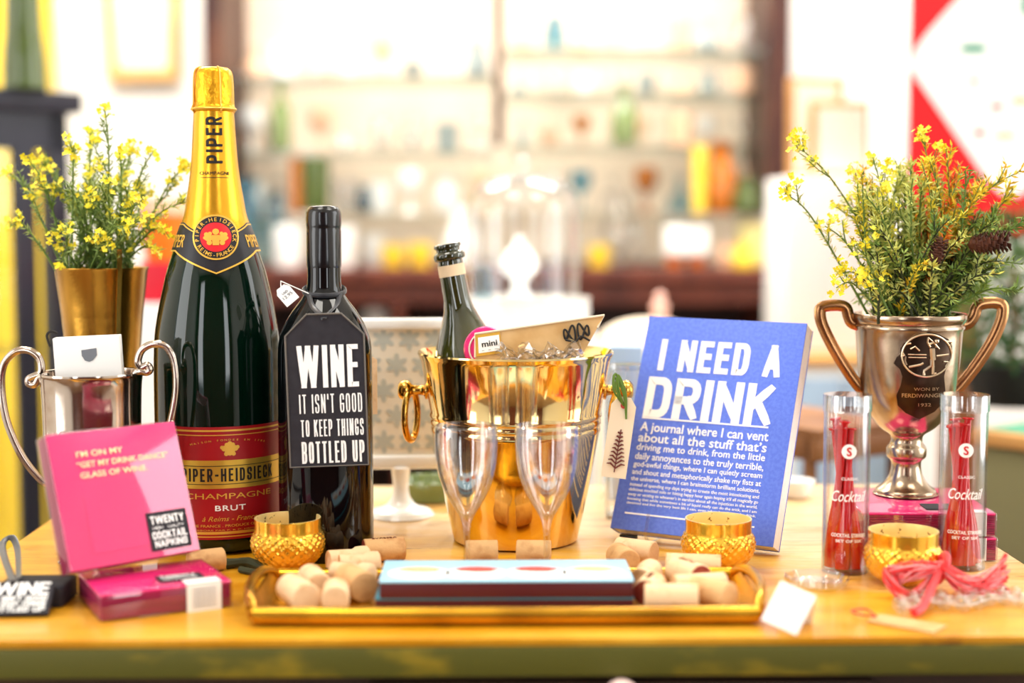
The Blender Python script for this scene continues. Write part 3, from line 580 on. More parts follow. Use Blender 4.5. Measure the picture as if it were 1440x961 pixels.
# ================================================================== HOBNAIL GOLD CANDLE HOLDERS
def votive(px, Y, s, label, first=None):
    X = W(px, 770, Y).x
    if first: return dup(first, (X, Y, T), s, label)
    t = thing('candle_holder', label, 'candle holder', (X, Y, T), 0, 'gold hobnail candle holders')
    m_ = mpp(770, Y); H = lambda py: (808-py)*m_*1.0
    ctrl = [(0, 0), (24*m_, 0), (30*m_, H(805)), (40*m_, H(797)), (48*m_, H(786)), (51.5*m_, H(774)), (51*m_, H(765)), (48.5*m_, H(758)), (46.5*m_, H(754))]
    pr = sprof(ctrl, 10)
    def hob(a, i, z):
        zn = z/(H(756)); 
        if zn > 1 or i < 9: return 1
        return 1+.022*math.cos(24*a)*math.cos(math.pi*9*zn)
    B().lathe(pr, 192, rf=hob, cap=False).build('bowl', 'mercury_gold', t, sharp=60)
    nk = [(46.5*m_, H(754)), (46*m_, H(748)), (46.5*m_, H(738)), (46.3*m_, H(735.5)), (44.5*m_, H(735.5)), (44*m_, H(742)), (44*m_, H(752)), (46*m_, H(770)), (40*m_, H(790)), (0, H(800))]
    B().lathe(nk[:4], 96, cap=False).build('rim', 'mercury_gold', t); B().lathe(nk[3:], 96, cap=False).build('lining', 'speckle_gold', t); return t
v1 = votive(405, 1.268, 0, 'gold hobnail glass candle holder in front of the two dark bottles')
votive(1010, 1.265, .2, 'gold hobnail glass candle holder in front of the blue journal', v1)
votive(1270, 1.216, .5, 'gold hobnail glass candle holder between the two clear tubes', v1)

# ================================================================== TRAY, BOXES, CORKS
tr = thing('serving_tray', 'long shallow brass tray with curled ends holding corks and boxes', 'tray', (-.005, 1.149, T), R(.6))
TL, TD = .183, .062
tz = .0035
B().box(-TL, TL, -TD, TD, .0, tz, .001).build('base', 'tray_brass', tr)
rm = B()
for sy in (-1, 1): rm.tube(smooth([(-TL-.004, sy*TD, .0075), (-TL*.5, sy*(TD+.001), .0072), (0, sy*(TD+.001), .0072), (TL*.5, sy*(TD+.001), .0072), (TL+.004, sy*TD, .0075)]), .0066, 12)
rm.build('rim', 'tray_brass', tr)
for sx in (-1, 1):
    pts = [(sx*(TL+.001), y, .004+.012*(1-(y/TD)**2)*.35+.006) for y in [TD*(-1+2*i/16) for i in range(17)]]
    hb = B(); hb.tube([(sx*(TL+.004+.010*(1-(y/TD)**2)), y, .0075+.012*(1-(y/TD)**4)) for y in [TD*(-1+2*i/16) for i in range(17)]], .0042, 10)
    hb.prism([(sx*(TL-.002), .0), (sx*(TL+.006), .004), (sx*(TL+.010), .014), (sx*(TL+.007), .016), (sx*(TL+.003), .007), (sx*(TL-.002), .003)], -TD, TD)
    hb.build('end_handle', 'white_gloss' if False else 'tray_brass', tr)
trz = T+tz
def giftbox(px0, px1, pyf, Y0, dep, z0, hgt, rz, label, lid, prints):
    z0 += .0004
    a = W(px0, pyf, Y0); b_ = W(px1, pyf, Y0); t = thing('gift_box', label, 'box', ((a.x+b_.x)/2, Y0, z0), R(rz), 'slim boxes stacked on the tray')
    w_ = (b_.x-a.x)/2
    B().box(-w_, w_, 0, dep, 0, hgt-.0018, .0006).build('body', 'maroon_box', t)
    ld = B().box(-w_-.0004, w_+.0004, -.0004, dep+.0004, hgt-.0018, hgt, .0005).build('lid', lid, t)
    if prints:
        for i, (u, c) in enumerate(((-.70, 0), (-.24, 1), (.24, 0), (.70, 1))):
            b1 = B().polypatch([(u*w_+.024*math.sin(q_*.2618), dep*.36+.020*math.cos(q_*.2618)*.95) for q_ in range(24)], topside(hgt+.0001), .0002, 1).build('bowl_print', 'white_card', ld)
            B().polypatch([(u*w_+.016*math.sin(q_*.2618)*(1+.2*math.sin(q_*3)), dep*.52+.008*math.cos(q_*.2618)) for q_ in range(24)], topside(hgt+.0004), .0002, 1).polypatch([(u*w_+.004+.010*math.sin(q_*.2618)*(1+.3*math.sin(q_*5+i)), dep*.46+.005*math.cos(q_*.2618)) for q_ in range(24)], topside(hgt+.0007), .0002, 1).build('food_print', 'food_red' if i % 3 else 'food_tan', ld)
    return t
g2 = giftbox(528, 891, 850, 1.111, .070, trz, .0105, .7, 'lower maroon slim box with teal edge, under the picture lid box', 'teal_print', False)
g1 = giftbox(534, 891, 833, 1.109, .068, trz+.0107, .0135, 1.0, 'upper slim maroon box with pale blue picture lid on the tray', 'sky_print', True)
CORKS = []
def cork(px, py, Y, yaw, label, m='pale_cork', L=.036, r=.0108, z=None, champ=False, tilt=0, end=None):
    CORKS.append([W(px, py, Y).x, Y, yaw, label, m, L, r, z, champ, tilt, end])
def settle_corks():
    """push lying corks apart so that none of them sinks into a neighbour, a box or the tray rim"""
    cx_ = tr.location.x
    def seg(c): h = c[5]/2-c[6]*.25; a = R(c[2]); d = V((math.cos(a), math.sin(a))); p = V((c[0], c[1])); return [p+d*h*k/3 for k in range(-3, 4)]
    for _ in range(500):
        for i, a in enumerate(CORKS):
            for b in CORKS[i+1:]:
                if (a[7] is None) != (b[7] is None) or abs((a[7] or 0)-(b[7] or 0)) > .015: continue
                best = min(((p-q).length, p, q) for p in seg(a) for q in seg(b)) if (V((a[0], a[1]))-V((b[0], b[1]))).length < .06 else None
                if best and best[0] < a[6]+b[6]+.0006:
                    d = best[1]-best[2]; d = d.normalized() if d.length > 1e-6 else V((1, .3)).normalized(); e = (a[6]+b[6]+.0006-best[0])*.3
                    a[0] += d.x*e; a[1] += d.y*e; b[0] -= d.x*e; b[1] -= d.y*e
        for c in CORKS:
            if c[7] is None: continue
            for p in seg(c):
                if c[0] < 0: c[0] += max(0, cx_-TL+.006+c[6]-p.x)*.3-max(0, p.x+c[6]+.104)*.3
                else: c[0] -= max(0, p.x+c[6]-(cx_+TL-.006))*.3-max(0, .0935-p.x+c[6])*.3
                c[1] += max(0, 1.149-TD+.0075+c[6]-p.y)*.3-max(0, p.y+c[6]-(1.149+TD-.0075))*.3
    for c in CORKS: cork_mesh(*c)
def cork_mesh(X, Y, yaw, label, m, L, r, z, champ, tilt, end):
    zz = T if z is None else z
    M = MX.Translation((X, Y, zz+r)) @ MX.Rotation(R(yaw), 4, 'Z') @ MX.Rotation(R(90+tilt), 4, 'Y')
    if champ: pr = [(0, -L/2), (r*.86, -L/2), (r*.9, -L/2+.001), (r*.84, 0), (r*.8, L*.1), (r*.98, L*.2), (r*1.0, L*.32), (r*.97, L*.46), (r*.8, L/2), (0, L/2+.001)]
    else: pr = [(0, -L/2), (r-.0008, -L/2), (r, -L/2+.0008), (r, L/2-.0008), (r-.0008, L/2), (0, L/2)]
    t = thing('cork', label, 'cork', M=M, group='loose wine corks')
    B().lathe(pr, 28).build('barrel', m, t)
    pb = B().text(rnd.choice(['CUVEE', 'CHATEAU', 'RESERVE', 'BRUT']), lambda u, v, o: V((-(r+.0001+o)*math.cos(v/r), -(r+.0001+o)*math.sin(v/r), u)), L*.6, .004, 0, -.002 if champ is False else .3, .0) if end else None
    if pb: pb.build('stamp', 'cork_ink', t)
    if end: B().lathe([(0, L/2+.0001), (r*.93, L/2+.0001), (r*.9, L/2+.0005), (0, L/2+.0006)], 24).build('stained_end', end, t)
    return t
tt = trz+.0003
# pile at the end of the tray near the napkins
cork(408, 835, 1.113, -63, 'cork lying lengthwise at the tray end by the pink napkins', L=.04, r=0.0115, z=tt)
cork(463, 838, 1.103, -84, 'stubby cork pointing forward beside the tray front rim', L=.03, r=0.0106, z=tt, m='pale_cork')
cork(508, 830, 1.116, -60, 'brown cork with a round end next to the maroon boxes', L=.034, r=0.0120, z=tt, m='cork')
cork(380, 828, 1.143, -70, 'cork against the curled tray end near the pink napkins', L=.036, r=0.0106, z=tt)
cork(480, 808, 1.160, -20, 'pale cork at the tray rear, behind the stubby cork', L=.036, r=0.0101, z=tt, champ=True)
cork(496, 800, 1.248, 25, 'champagne cork on the table between tray rear and the gold candle holder', L=.036, r=.0106, champ=True)
cork(500, 788, 1.240, 15, 'champagne cork on the table between tray and black wine bottle', L=.034, r=0.0110, champ=True)
cork(540, 770, 1.295, 196, 'cork with red wine stain and dark print near the wine bottle', m='cork', L=.036, r=0.0103, end='wine_stain')
cork(290, 788, 1.255, 30, 'lone cork lying behind the flat pink napkin pack', m='cork', L=.03, r=0.0097)
cork(687, 770, 1.283, 3, 'cork lying against the bucket foot behind the boxes, nearer the wine bottle', m='cork', L=.028, r=0.0106)
cork(741, 770, 1.283, -4, 'cork lying against the bucket foot behind the boxes, nearer the journal', m='cork', L=.03, r=0.0106)
# pile at the journal end
cork(976, 838, 1.110, -4, 'long cork lying along the tray front rim at the journal end', L=.040, r=0.0112, z=tt, m='pale_cork')
cork(1038, 832, 1.128, -42, 'brown cork with round end at the tray corner by the white card', L=.034, r=0.0115, z=tt, m='cork')
cork(918, 828, 1.128, -108, 'cork by the maroon box end with red stained tip', L=.03, r=0.0106, z=tt, end='wine_stain')
cork(935, 815, 1.156, 70, 'cork behind the red tipped cork beside the maroon boxes', L=.034, r=0.0106, z=tt, champ=True)
cork(985, 812, 1.160, 12, 'cork lying behind the long cork at the journal end', L=.042, r=0.0101, z=tt)
cork(1048, 812, 1.173, -60, 'cork with purple wine stained end by the curled tray handle', L=.034, r=0.0115, z=tt, end='wine_stain')
cork(975, 786, 1.236, -8, 'cork lying across the table in front of the middle candle holder', L=.046, r=0.0099)
cork(892, 765, 1.285, -32, 'cork lying below the blue journal beside the easel foot', L=.036, r=0.0106)
cork(878, 784, 1.262, -75, 'dark ended cork on the table behind the box corner', L=.03, r=0.0106, m='cork')
settle_corks()
# dried twig beside the candle holder
B().tube(smooth([Tp(318, 800)+V((0, 0, .004)), Tp(350, 799)+V((0, 0, .005)), Tp(372, 806)+V((0, 0, .004))]), [.005, .0045, .004, .0042, .0045, .004, .004, .003, .002], 8).tube([Tp(338, 806)+V((0, 0, .003)), Tp(362, 811)+V((0, 0, .003))], .003, 8).build('dried_twig', 'dark_twig', label='dark dried twig lying beside the gold holder near the champagne bottle', cat='twig')

# ================================================================== NAPKIN PACKS
def pack(name_label, M, w_, d_, h_, group='pink cocktail napkin packs'):
    t = thing('napkin_pack', name_label, 'napkins', M=M, group=group)
    st = B(); n = 10
    for i in range(n): st.box(.0015, w_-.0015, .0015, d_-.0015, .001+(h_-.002)*i/n, .001+(h_-.002)*(i+.92)/n, .0004)
    st.build('napkins', 'napkin_plum', t)
    B().box(.0012, w_-.0012, .0012, d_-.0012, h_-.0028, h_-.0009, .0006).build('top_napkin', 'napkin_pink', t)
    B().box(0, w_, 0, d_, 0, h_, .0016).build('wrapper', 'film', t)
    return t
A_ = Tp(140, 877); B_ = Tp(328, 854); phi = math.degrees(math.atan2(B_.y-A_.y, B_.x-A_.x))
lp = pack('pink napkin pack lying flat with a white label hanging over its front', frame(A_+V((0, 0, .0002)), phi), (B_-A_).length, .084, .0215)
wl_ = B().prism([(.066, -.001), (.093, -.001), (.093, .0212), (.066, .0212)], -.0008, -.0002).box(.066, .093, -.0008, .014, .0216, .0220).build('price_label', 'white_card', lp)
wi = B()
for k_ in range(5): wi.text('NAPKINS 20 CT', front(-.0009), .018, .0014, .0795, .0035+k_*.0032)
wi.build('small_print', 'grey_ink', wl_)
bl = B().box(.05, .085, .016, .034, .0218, .0222).build('black_label', 'slate_card', lp)
B().block('TWENTY', topside(.0222), .028, .005, .0665, .0265, .2).block('COCKTAIL', topside(.0222), .028, .0036, .0665, .0215, .2).block('NAPKINS', topside(.0222), .026, .003, .0665, .0175, .2).build('lettering', 'ink_white', bl)
# upright pack leaning back: local z of the pack faces the viewer
up = frame((-.3377, 1.1246, .7794), 42.3, 19.5, -.4) @ MX.Rotation(R(90), 4, 'X')
uw, uh = .1142, .1107
u_ = pack('pink napkin pack propped upright with gold writing before the silver cup', up @ MX.Translation((0, 0, -.020)), uw, uh, .020)
wv = B()
def swoop(u): return uh*(.50+.16*math.sin((u/uw-.15)*3.0))
wv.patch(lambda u, v, o: V((u, .012+(swoop(u)-.012)*v, .0193+o)), .022, uw-.012, 0, 1, 24, 1, .0003)  # curved sheet modelled in place of the reflection on the film wrapper
wv.build('film_reflection', 'napkin_pink', u_)
tz_ = topside(.0201, R(0))
gt = B().text("I’M ON MY", tz_, .040, .0044, .022, .089, .03, 'L').text('“GET MY DRINK DANCE”', tz_, .080, .0044, .021, .0805, .03, 'L').text('GLASS OF WINE.', tz_, .058, .0044, .0225, .072, .03, 'L').build('gold_lettering', 'pale_gold', u_)
b2 = B().box(.071, .1065, .006, .037, .0201, .0206).build('black_label', 'slate_card', u_)
B().block('TWENTY', topside(.0206), .030, .0066, .0885, .0272, .2).block('HIGH QUALITY', topside(.0206), .028, .0022, .0885, .0230, .18).block('COCKTAIL', topside(.0206), .031, .0062, .0885, .0150, .2).block('NAPKINS', topside(.0206), .029, .0056, .0885, .0084, .2).build('lettering', 'ink_white', b2)
# two packs under the trophy
rp = pack('lower of two pink napkin packs stacked under the trophy', frame((.308, 1.293, T+.0002), -1), .1185, .128, .0215)
B().prism([(.092, .001), (.108, .001), (.108, .021), (.092, .021)], -.0008, -.0002).build('price_label', 'white_card', rp)
rq = pack('upper of two pink napkin packs, bearing the trophy foot', frame((.307, 1.294, T+.0220), -1), .1185, .128, .0215)
B().prism([(.088, .001), (.109, .001), (.109, .0212), (.088, .0212)], -.0008, -.0002).box(.088, .109, -.0008, .012, .0216, .0220).build('price_label', 'white_card', rq)
B().box(.06, .095, .014, .040, .0217, .0221).build('black_label', 'slate_card', rq)

# ================================================================== BLACK PLAQUE TAGS AT THE TABLE END
pqM = frame(Tp(-30, 871)+V((0, 0, .0035)), 4, 62)
pq = thing('slate_tag', 'black slate tag with white slogan lying at the table end by the napkins', 'tag', M=pqM)
ps_ = 1.12/FPX
B().prism([(0, 0), (96*ps_, 0), (93*ps_, 62*ps_), (80*ps_, 68*ps_), (0, 68*ps_)], 0, .003).build('card_board', 'slate_card', pq)
B().block('WINE', front(-.0001), 78*ps_, 27*ps_, 50*ps_, 38*ps_, .19, .07).block("IT ISN'T GOOD", front(-.0001), 78*ps_, 10*ps_, 50*ps_, 26*ps_, .21).block('TO KEEP THINGS', front(-.0001), 78*ps_, 9*ps_, 50*ps_, 15.5*ps_, .21).block('BOTTLED UP', front(-.0001), 80*ps_, 11*ps_, 50*ps_, 3*ps_, .2).build('lettering', 'ink_white', pq)
B().tube(smooth([pqM @ V((.018, -.001, .035)), Tp(4, 812)+V((0, 0, .026)), Tp(18, 805)+V((0, 0, .03)), Tp(26, 815)+V((0, 0, .024)), pqM @ V((.022, -.0015, .036))]), .003, 8, flat=.4).build('ribbon', 'ribbon_black', pq, world=True)
B().box(-.40, -.3475, 1.135, 1.175, T, T+.017, .002).build('slate_block', 'slate_card', label='low black box propping up the slate tag at the table end', cat='box')

# ================================================================== SILVER TWO-HANDLED CUP
SY = 1.296; SX = W(129, 560, SY).x
sc = thing('loving_cup', 'small silver cup with two scroll handles behind the pink napkins', 'trophy cup', (SX, SY, T), face(SX, SY))
zs = lambda py: Zp(py, SY)-T
so = [(0, 0), (.029, 0), (.030, .003), (.022, .008), (.009, .016), (.007, .026), (.010, .032), (.024, .042), (.036, .060)]+prof([(640, 66), (600, 67), (550, 68.5), (530, 70.5), (526, 72.5), (523, 72.5)], SY, T)
B().lathe(sprof(so, 2)+[(69.5*mpp(523, SY), zs(523.5)), (66*mpp(560, SY), zs(560)), (63*mpp(640, SY), zs(640)), (0, .05)], 64, cap=False).build('cup', 'silver', sc)
inv = MW[sc].inverted()
hl = [(68, 527), (56, 530), (50, 540), (42, 541), (40, 534), (47, 530), (58, 524), (56, 505), (42, 494), (24, 494), (8, 508), (2, 530), (4, 565), (12, 600), (30, 640), (52, 670), (66, 680), (80, 676)]
hr = [(190, 527), (196, 522), (206, 524), (211, 520), (207, 514), (199, 517), (194, 508), (200, 492), (216, 484), (234, 488), (245, 508), (248, 540), (245, 570), (238, 600), (224, 640), (206, 668), (188, 680), (178, 676)]
for hp in (hl, hr): B().tube([inv @ p for p in smooth([W(x, y, SY-.004) for x, y in hp], 5)], .0033, 10).build('handle', 'silver', sc)
bandb = B()
bandb.text('GOLF CLUB', onlathe(cyl(so[8:]), 0, .0002), .06, .005, 0, zs(606), .02).build('engraving', 'plaque_metal', sc)
cd = thing('gift_card', 'white boxed card with a small dark shield standing in the silver cup', 'card', M=frame(W(80, 560, SY-.01), 3, -2, -2.5))
cm = SY/FPX
B().box(0, 92*cm, 0, .012, 0, 84*cm, .0008).build('box', 'white_card', cd)
B().prism([(39*cm, 66*cm), (60*cm, 68*cm), (60*cm, 58*cm), (54*cm, 51*cm), (49*cm, 49*cm), (43*cm, 51*cm), (39*cm, 58*cm)], -.0004, 0).build('shield', 'grey_ink', cd)
B().tube(smooth([(-.003, .004, .045), (-.005, .003, .054), (-.001, .002, .058), (.004, .003, .056)]), .0011, 8).build('hook', 'cord_black', cd)

# ================================================================== FOLIAGE
def leaf(b, p, d, n, L, w_):
    d = d.normalized(); s_ = d.cross(n)
    if s_.length < 1e-4: s_ = d.cross(V((0, 0, 1)))
    s_.normalize(); m_ = p+d*L*.5
    vs = [b.bm.verts.new(x) for x in (p, m_+s_*w_, p+d*L, m_-s_*w_)]; b.bm.faces.new(vs)
def rv(r): return V((r.uniform(-1, 1), r.uniform(-1, 1), r.uniform(-1, 1)))
def flower(b, c, r, s_):
    n = rv(r)+V((0, -.7, .5)); n.normalize(); a = n.orthogonal().normalized(); q_ = n.cross(a)
    for k in range(4):
        t = k*math.pi/2+r.random(); leaf(b, c, a*math.cos(t)+q_*math.sin(t)+n*.25, n, s_, s_*.42)
def spray(parent, base, tip, r, lm, fm, Ll=.008, lw=.0007, dens=9, spread=.6, fl=1.0, bare=.25, branch=True, fs=.0042, stem='stem_green', droop=.012):
    """one stem with fine leaflets and clusters of small blossoms"""
    d = tip-base; L = d.length; side = rv(r)*L*.05
    path = smooth([base, base+d*.35+side+V((0, 0, droop*.6)), base+d*.72+side*.7+V((0, 0, droop)), tip], 6)
    n = len(path); sb = B().tube(path, [.0014*(1-.65*i/(n-1)) for i in range(n)], 5)
    lb, fb = B(), B(); sub = []
    if branch:
        for k in range(int(L/.03)):
            f_ = r.uniform(.38, .95); i = int(f_*(n-1)); p = path[i]; dd = ((path[min(i+1, n-1)]-path[i-1]).normalized()+rv(r)*spread).normalized(); l2 = r.uniform(.16, .3)*L*(1.15-f_)
            sb.tube([p, p+dd*l2*.5+V((0, 0, .002)), p+dd*l2+V((0, 0, .006))], [.0008, .0006, .0004], 4); sub.append((p, p+dd*l2+V((0, 0, .006))))
    segs = [(path[i], path[i+1]) for i in range(n-1) if i/(n-1) > bare]+sub
    for a, b_ in segs:
        dl = (b_-a); m_ = max(2, int(dl.length/.008*dens/2))
        for k in range(m_):
            p = a+dl*r.random(); o = rv(r); o -= dl.normalized()*o.dot(dl.normalized())*.4; leaf(lb, p, o.normalized()*.8+dl.normalized()*r.uniform(.2, 1.0), rv(r), Ll*r.uniform(.6, 1.2), lw)
    if fm and fl > 0:
        pts_ = [tip]+[s_[1] for s_ in sub]
        for p in pts_:
            if r.random() < fl or p is tip:
                for k in range(r.randint(8, 12) if p is tip else r.randint(5, 9)): flower(fb, p+rv(r)*.0062, r, fs*r.uniform(.6, 1.0))
    st_ = sb.build('stem', stem, parent, world=True); lb.build('leaves', lm, st_, world=True)
    if fb.bm.verts: fb.build('flowers', fm, st_, world=True)
# brass tumbler and yellow blossom at the table's far corner
VY = 1.43; VX = W(144, 440, VY).x
vs_ = thing('brass_vase', 'tapered brass vase with a flat upright handle strip behind the silver cup', 'vase', (VX, VY, T), face(VX, VY))
z0 = T
vp = [(0, 0), (.030, 0), (.0305, .002)]+prof([(640, 45), (520, 49), (440, 56), (380, 63.5), (377.5, 65), (376, 65)], VY, T)
B().lathe(vp+[(63.3*mpp(377, VY), Zp(377, VY)-T), (47*mpp(520, VY), Zp(520, VY)-T), (0, .02)], 64, cap=False).build('vessel', 'old_brass', vs_)
vr = cyl(vp[2:]); va = .37
vh = B(); vz = [Zp(py, VY)-T for py in (520, 480, 440, 400, 376, 350)]
vh.patch(lambda u, v, o: V(((vr(v)+.0006+o)*math.sin(va)+u*math.cos(va), -(vr(v)+.0006+o)*math.cos(va)+u*math.sin(va), v)), -.0022, .0022, vz[0], vz[-1], 2, 12, .0016)
vh.build('handle_strip', 'brass', vs_)
pl1 = thing('flower_bunch', 'bunch of fine yellow blossom sprigs in the brass vase', 'flowers', (VX, VY, Zp(420, VY)))
r1 = random.Random(11)
tips = [(148, 156, 0), (127, 186, .02), (103, 208, -.02), (42, 228, -.01), (8, 242, .01), (14, 316, -.03), (62, 232, .04), (168, 214, -.02), (188, 206, .03), (214, 216, 0), (262, 234, .02), (262, 284, -.01), (234, 326, -.03), (222, 352, -.02), (92, 322, -.05), (78, 338, -.04), (120, 268, -.04), (152, 262, -.05), (196, 285, -.045), (212, 268, .04), (82, 268, 0), (140, 228, .04), (178, 250, .02), (176, 318, -.06), (130, 330, -.06), (86, 368, -.04), (206, 310, -.05), (104, 290, .02), (150, 345, -.055)]
for i, (x, y, dy) in enumerate(tips):
    base = W(144+r1.uniform(-38, 38)+(x-144)*.2, 388, VY+dy*.4+r1.uniform(-.008, .008)); base.z = Zp(388, VY)
    spray(pl1, base, W(x, y, VY+dy), r1, 'leaf_green' if i % 3 else 'leaf_dark', 'flower_yellow', dens=17, fl=.6, fs=.0044)
for k in range(40):
    base = W(144+r1.uniform(-48, 48), 392, VY); spray(pl1, base, W(144+r1.uniform(-62, 62), r1.uniform(262, 355), VY+r1.uniform(-.04, .03)), r1, 'leaf_dark' if k % 2 else 'leaf_green', None, dens=11, Ll=.009, bare=.1)

# ================================================================== BIG TROPHY
GY = 1.385; GX = W(1276, 560, GY).x; GZ = T+.0440
tp_ = thing('trophy_cup', 'tall tarnished silver golf trophy with square handles on pink napkin packs', 'trophy cup', (GX, GY, GZ), face(GX, GY))
go = prof([(692, 42), (688, 41), (682, 33), (672, 25), (660, 21), (648, 21), (643, 26), (639, 27.5), (630, 27.5), (626, 25), (621, 22), (614, 22), (609, 26), (604, 34), (596, 43), (582, 53.5), (562, 62), (535, 67.5), (500, 71), (465, 73.5), (461, 76), (457, 76), (455, 74.5), (452, 77), (447, 79), (442, 79), (440.5, 78)], GY, GZ)
go = [(0, 0), (42*mpp(692, GY), 0)]+[(r, max(z, .0005)) for r, z in go]
gs = sprof(go, 3); B().lathe(gs+[(75.5*mpp(441, GY), Zp(441, GY)-GZ), (69*mpp(500, GY), Zp(500, GY)-GZ), (0, Zp(600, GY)-GZ)], 80, cap=False).build('cup', 'tarnish', tp_)
grd = cyl(go[12:]); inv = MW[tp_].inverted()
h1 = [(1218, 456), (1205, 457), (1197, 453), (1193, 444), (1190, 434), (1182, 430), (1166, 430), (1155, 433), (1153, 441), (1156, 456), (1168, 482), (1184, 510), (1200, 534), (1214, 551), (1222, 556)]
h2 = [(1346, 456), (1356, 457), (1364, 453), (1370, 444), (1373, 434), (1380, 428), (1396, 426), (1408, 429), (1410, 438), (1406, 456), (1394, 482), (1376, 510), (1358, 534), (1344, 550), (1336, 556)]
for hp in (h1, h2): B().tube([inv @ p for p in smooth([W(x, y, GY) for x, y in hp], 4)], .0033, 10, flat=1.7).build('handle', 'copper', tp_)
# plaque: pixel coordinates wrapped on the cup
gm = lambda py: mpp(py, GY)
PXC = 1281
def pq_fn(x, y, o=0, e=.0006):
    z = Zp(y, GY)-GZ; r = grd(z); s_ = max(-.98, min(.98, (x-PXC)*gm(y)/r)); a = math.asin(s_); rr = r+e+o; return V((rr*math.sin(a), -rr*math.cos(a), z))
zo = [(140, 240), (170, 185), (240, 140), (330, 100), (400, 90), (480, 105), (560, 150), (595, 210), (600, 290), (580, 370), (545, 430), (530, 500), (540, 600), (550, 680), (520, 760), (450, 840), (320, 910), (200, 850), (130, 780), (115, 680), (150, 590), (165, 500), (140, 430), (85, 380), (110, 320), (145, 290)]
zp2 = lambda p: (1250+p[0]/6.86, 450+p[1]/6.86)
pk = B().polypatch([zp2(p) for p in zo], lambda x, y, o=0: pq_fn(x, y, o), .0010, 3).build('plaque', 'plaque_metal', tp_)
rl = B()
def st(pts, r_, closed=False): rl.tube([pq_fn(*zp2(p), 0, .0018) for p in pts], r_, 6, closed=closed)
st([(372+215*math.sin(a*.157), 300-200*math.cos(a*.157)) for a in range(40)], .0009, True)
for pts, r_ in (([(420, 230), (425, 300), (430, 340)], .0026), ([(425, 330), (430, 400), (430, 470), (455, 472)], .0014), ([(410, 335), (410, 395), (350, 440), (350, 482)], .0014), ([(440, 215), (470, 230), (430, 180), (390, 190)], .0010), ([(400, 220), (375, 175), (380, 130)], .0010), ([(380, 130), (430, 175), (480, 240)], .0006), ([(220, 408), (320, 385), (345, 370)], .0011), ([(455, 305), (560, 295)], .0009), ([(210, 290), (370, 292)], .0006), ([(215, 318), (370, 320)], .0006), ([(230, 240), (270, 215), (310, 255)], .0008), ([(540, 170), (590, 180), (560, 215), (590, 215)], .0009), ([(160, 270), (180, 300), (150, 310)], .0009), ([(190, 310), (185, 350), (200, 390)], .0009), ([(520, 360), (560, 365), (535, 410)], .0008), ([(190, 195), (235, 185)], .0009)): st(pts, r_)
rl.ball(pq_fn(*zp2((455, 165)), 0, .002), .0024, 1)
rl.build('golfer_relief', 'relief_metal', pk)
pt2 = B(); pf = lambda u, v, o=0: pq_fn(u, -v, o, .0017)
pt2.text('WON BY', pf, 32, 4.2, 1305, -542, 0).text('FERDIWANGLE', pf, 54, 5.2, 1301, -551.5, .01).text('1932', pf, 16, 4.4, 1303, -564, 0)
pt2.build('engraving', 'relief_metal', pk)
pl2 = thing('foliage_arrangement', 'mixed green, yellow and orange sprigs arranged in the golf trophy', 'foliage', (GX, GY, Zp(470, GY)))
r2 = random.Random(5)
def gsp(x, y, dy, **kw):
    base = W(1282+r2.uniform(-48, 48)+(x-1282)*.1, 452, GY+dy*.5+r2.uniform(-.012, .012)); base.z = Zp(452, GY); spray(pl2, base, W(x, y, GY+dy), r2, **kw)
for x, y, dy in ((1118, 203, 0), (1104, 272, -.01), (1228, 226, .01), (1160, 318, -.02), (1180, 386, -.04), (1176, 405, -.05), (1200, 248, .02), (1206, 350, -.05), (1226, 330, -.05), (1186, 288, .03), (1240, 268, -.02), (1220, 400, -.06), (1262, 240, .04)):
    gsp(x, y, dy, lm="leaf_sage", fm="flower_yellow", dens=12, fl=.65, fs=.0044)
gsp(1296, 190, .01, lm='leaf_gold', fm='flower_yellow', dens=7, fl=1, bare=.45)
for x, y, dy in ((1330, 206, 0), (1268, 242, .02), (1296, 262, -.02), (1282, 240, .01), (1252, 290, -.02)):
    gsp(x, y, dy, lm='leaf_gold' if x > 1300 else 'leaf_sage', fm=None, dens=14, Ll=.009, lw=.0010, spread=.45)
for x, y, dy in ((1436, 240, -.01), (1425, 275, .0), (1442, 315, -.02), (1438, 372, -.03), (1432, 410, -.04), (1412, 300, .02), (1380, 262, .03)):
    gsp(x, y, dy, lm='leaf_gold' if y < 300 else 'leaf_dark', fm=None, dens=15, Ll=.010, lw=.0011, spread=.5)
for x, y, dy in ((1345, 290, .0), (1362, 300, -.01), (1332, 320, -.03), (1378, 330, .02), (1352, 345, -.02), (1310, 300, .02), (1325, 262, .02), (1364, 268, .02)):
    gsp(x, y, dy, lm='leaf_orange', fm=None, dens=15, Ll=.008, lw=.0011, spread=.5, bare=.35)
gsp(1303, 374, -.06, lm='leaf_gold', fm=None, dens=26, Ll=.008, lw=.0014, spread=.25, bare=.05, branch=False)
for k in range(34):
    x = r2.uniform(1205, 1400); gsp(x, r2.uniform(225, 320), r2.uniform(-.04, .05), lm=('leaf_sage', 'leaf_gold', 'leaf_sage')[k % 3] if x < 1330 else ('leaf_orange', 'leaf_dark', 'leaf_gold')[k % 3], fm=None, dens=13, Ll=.008, lw=.0009, bare=.2, spread=.5)
for k in range(90):
    x = r2.uniform(1196, 1412); y = r2.uniform(290, 425)
    gsp(x, y, r2.uniform(-.055, .04), lm='leaf_dark' if k % 3 else 'leaf_sage', fm=None, dens=14, Ll=.009, lw=.0010, bare=.05, stem='dark_twig')
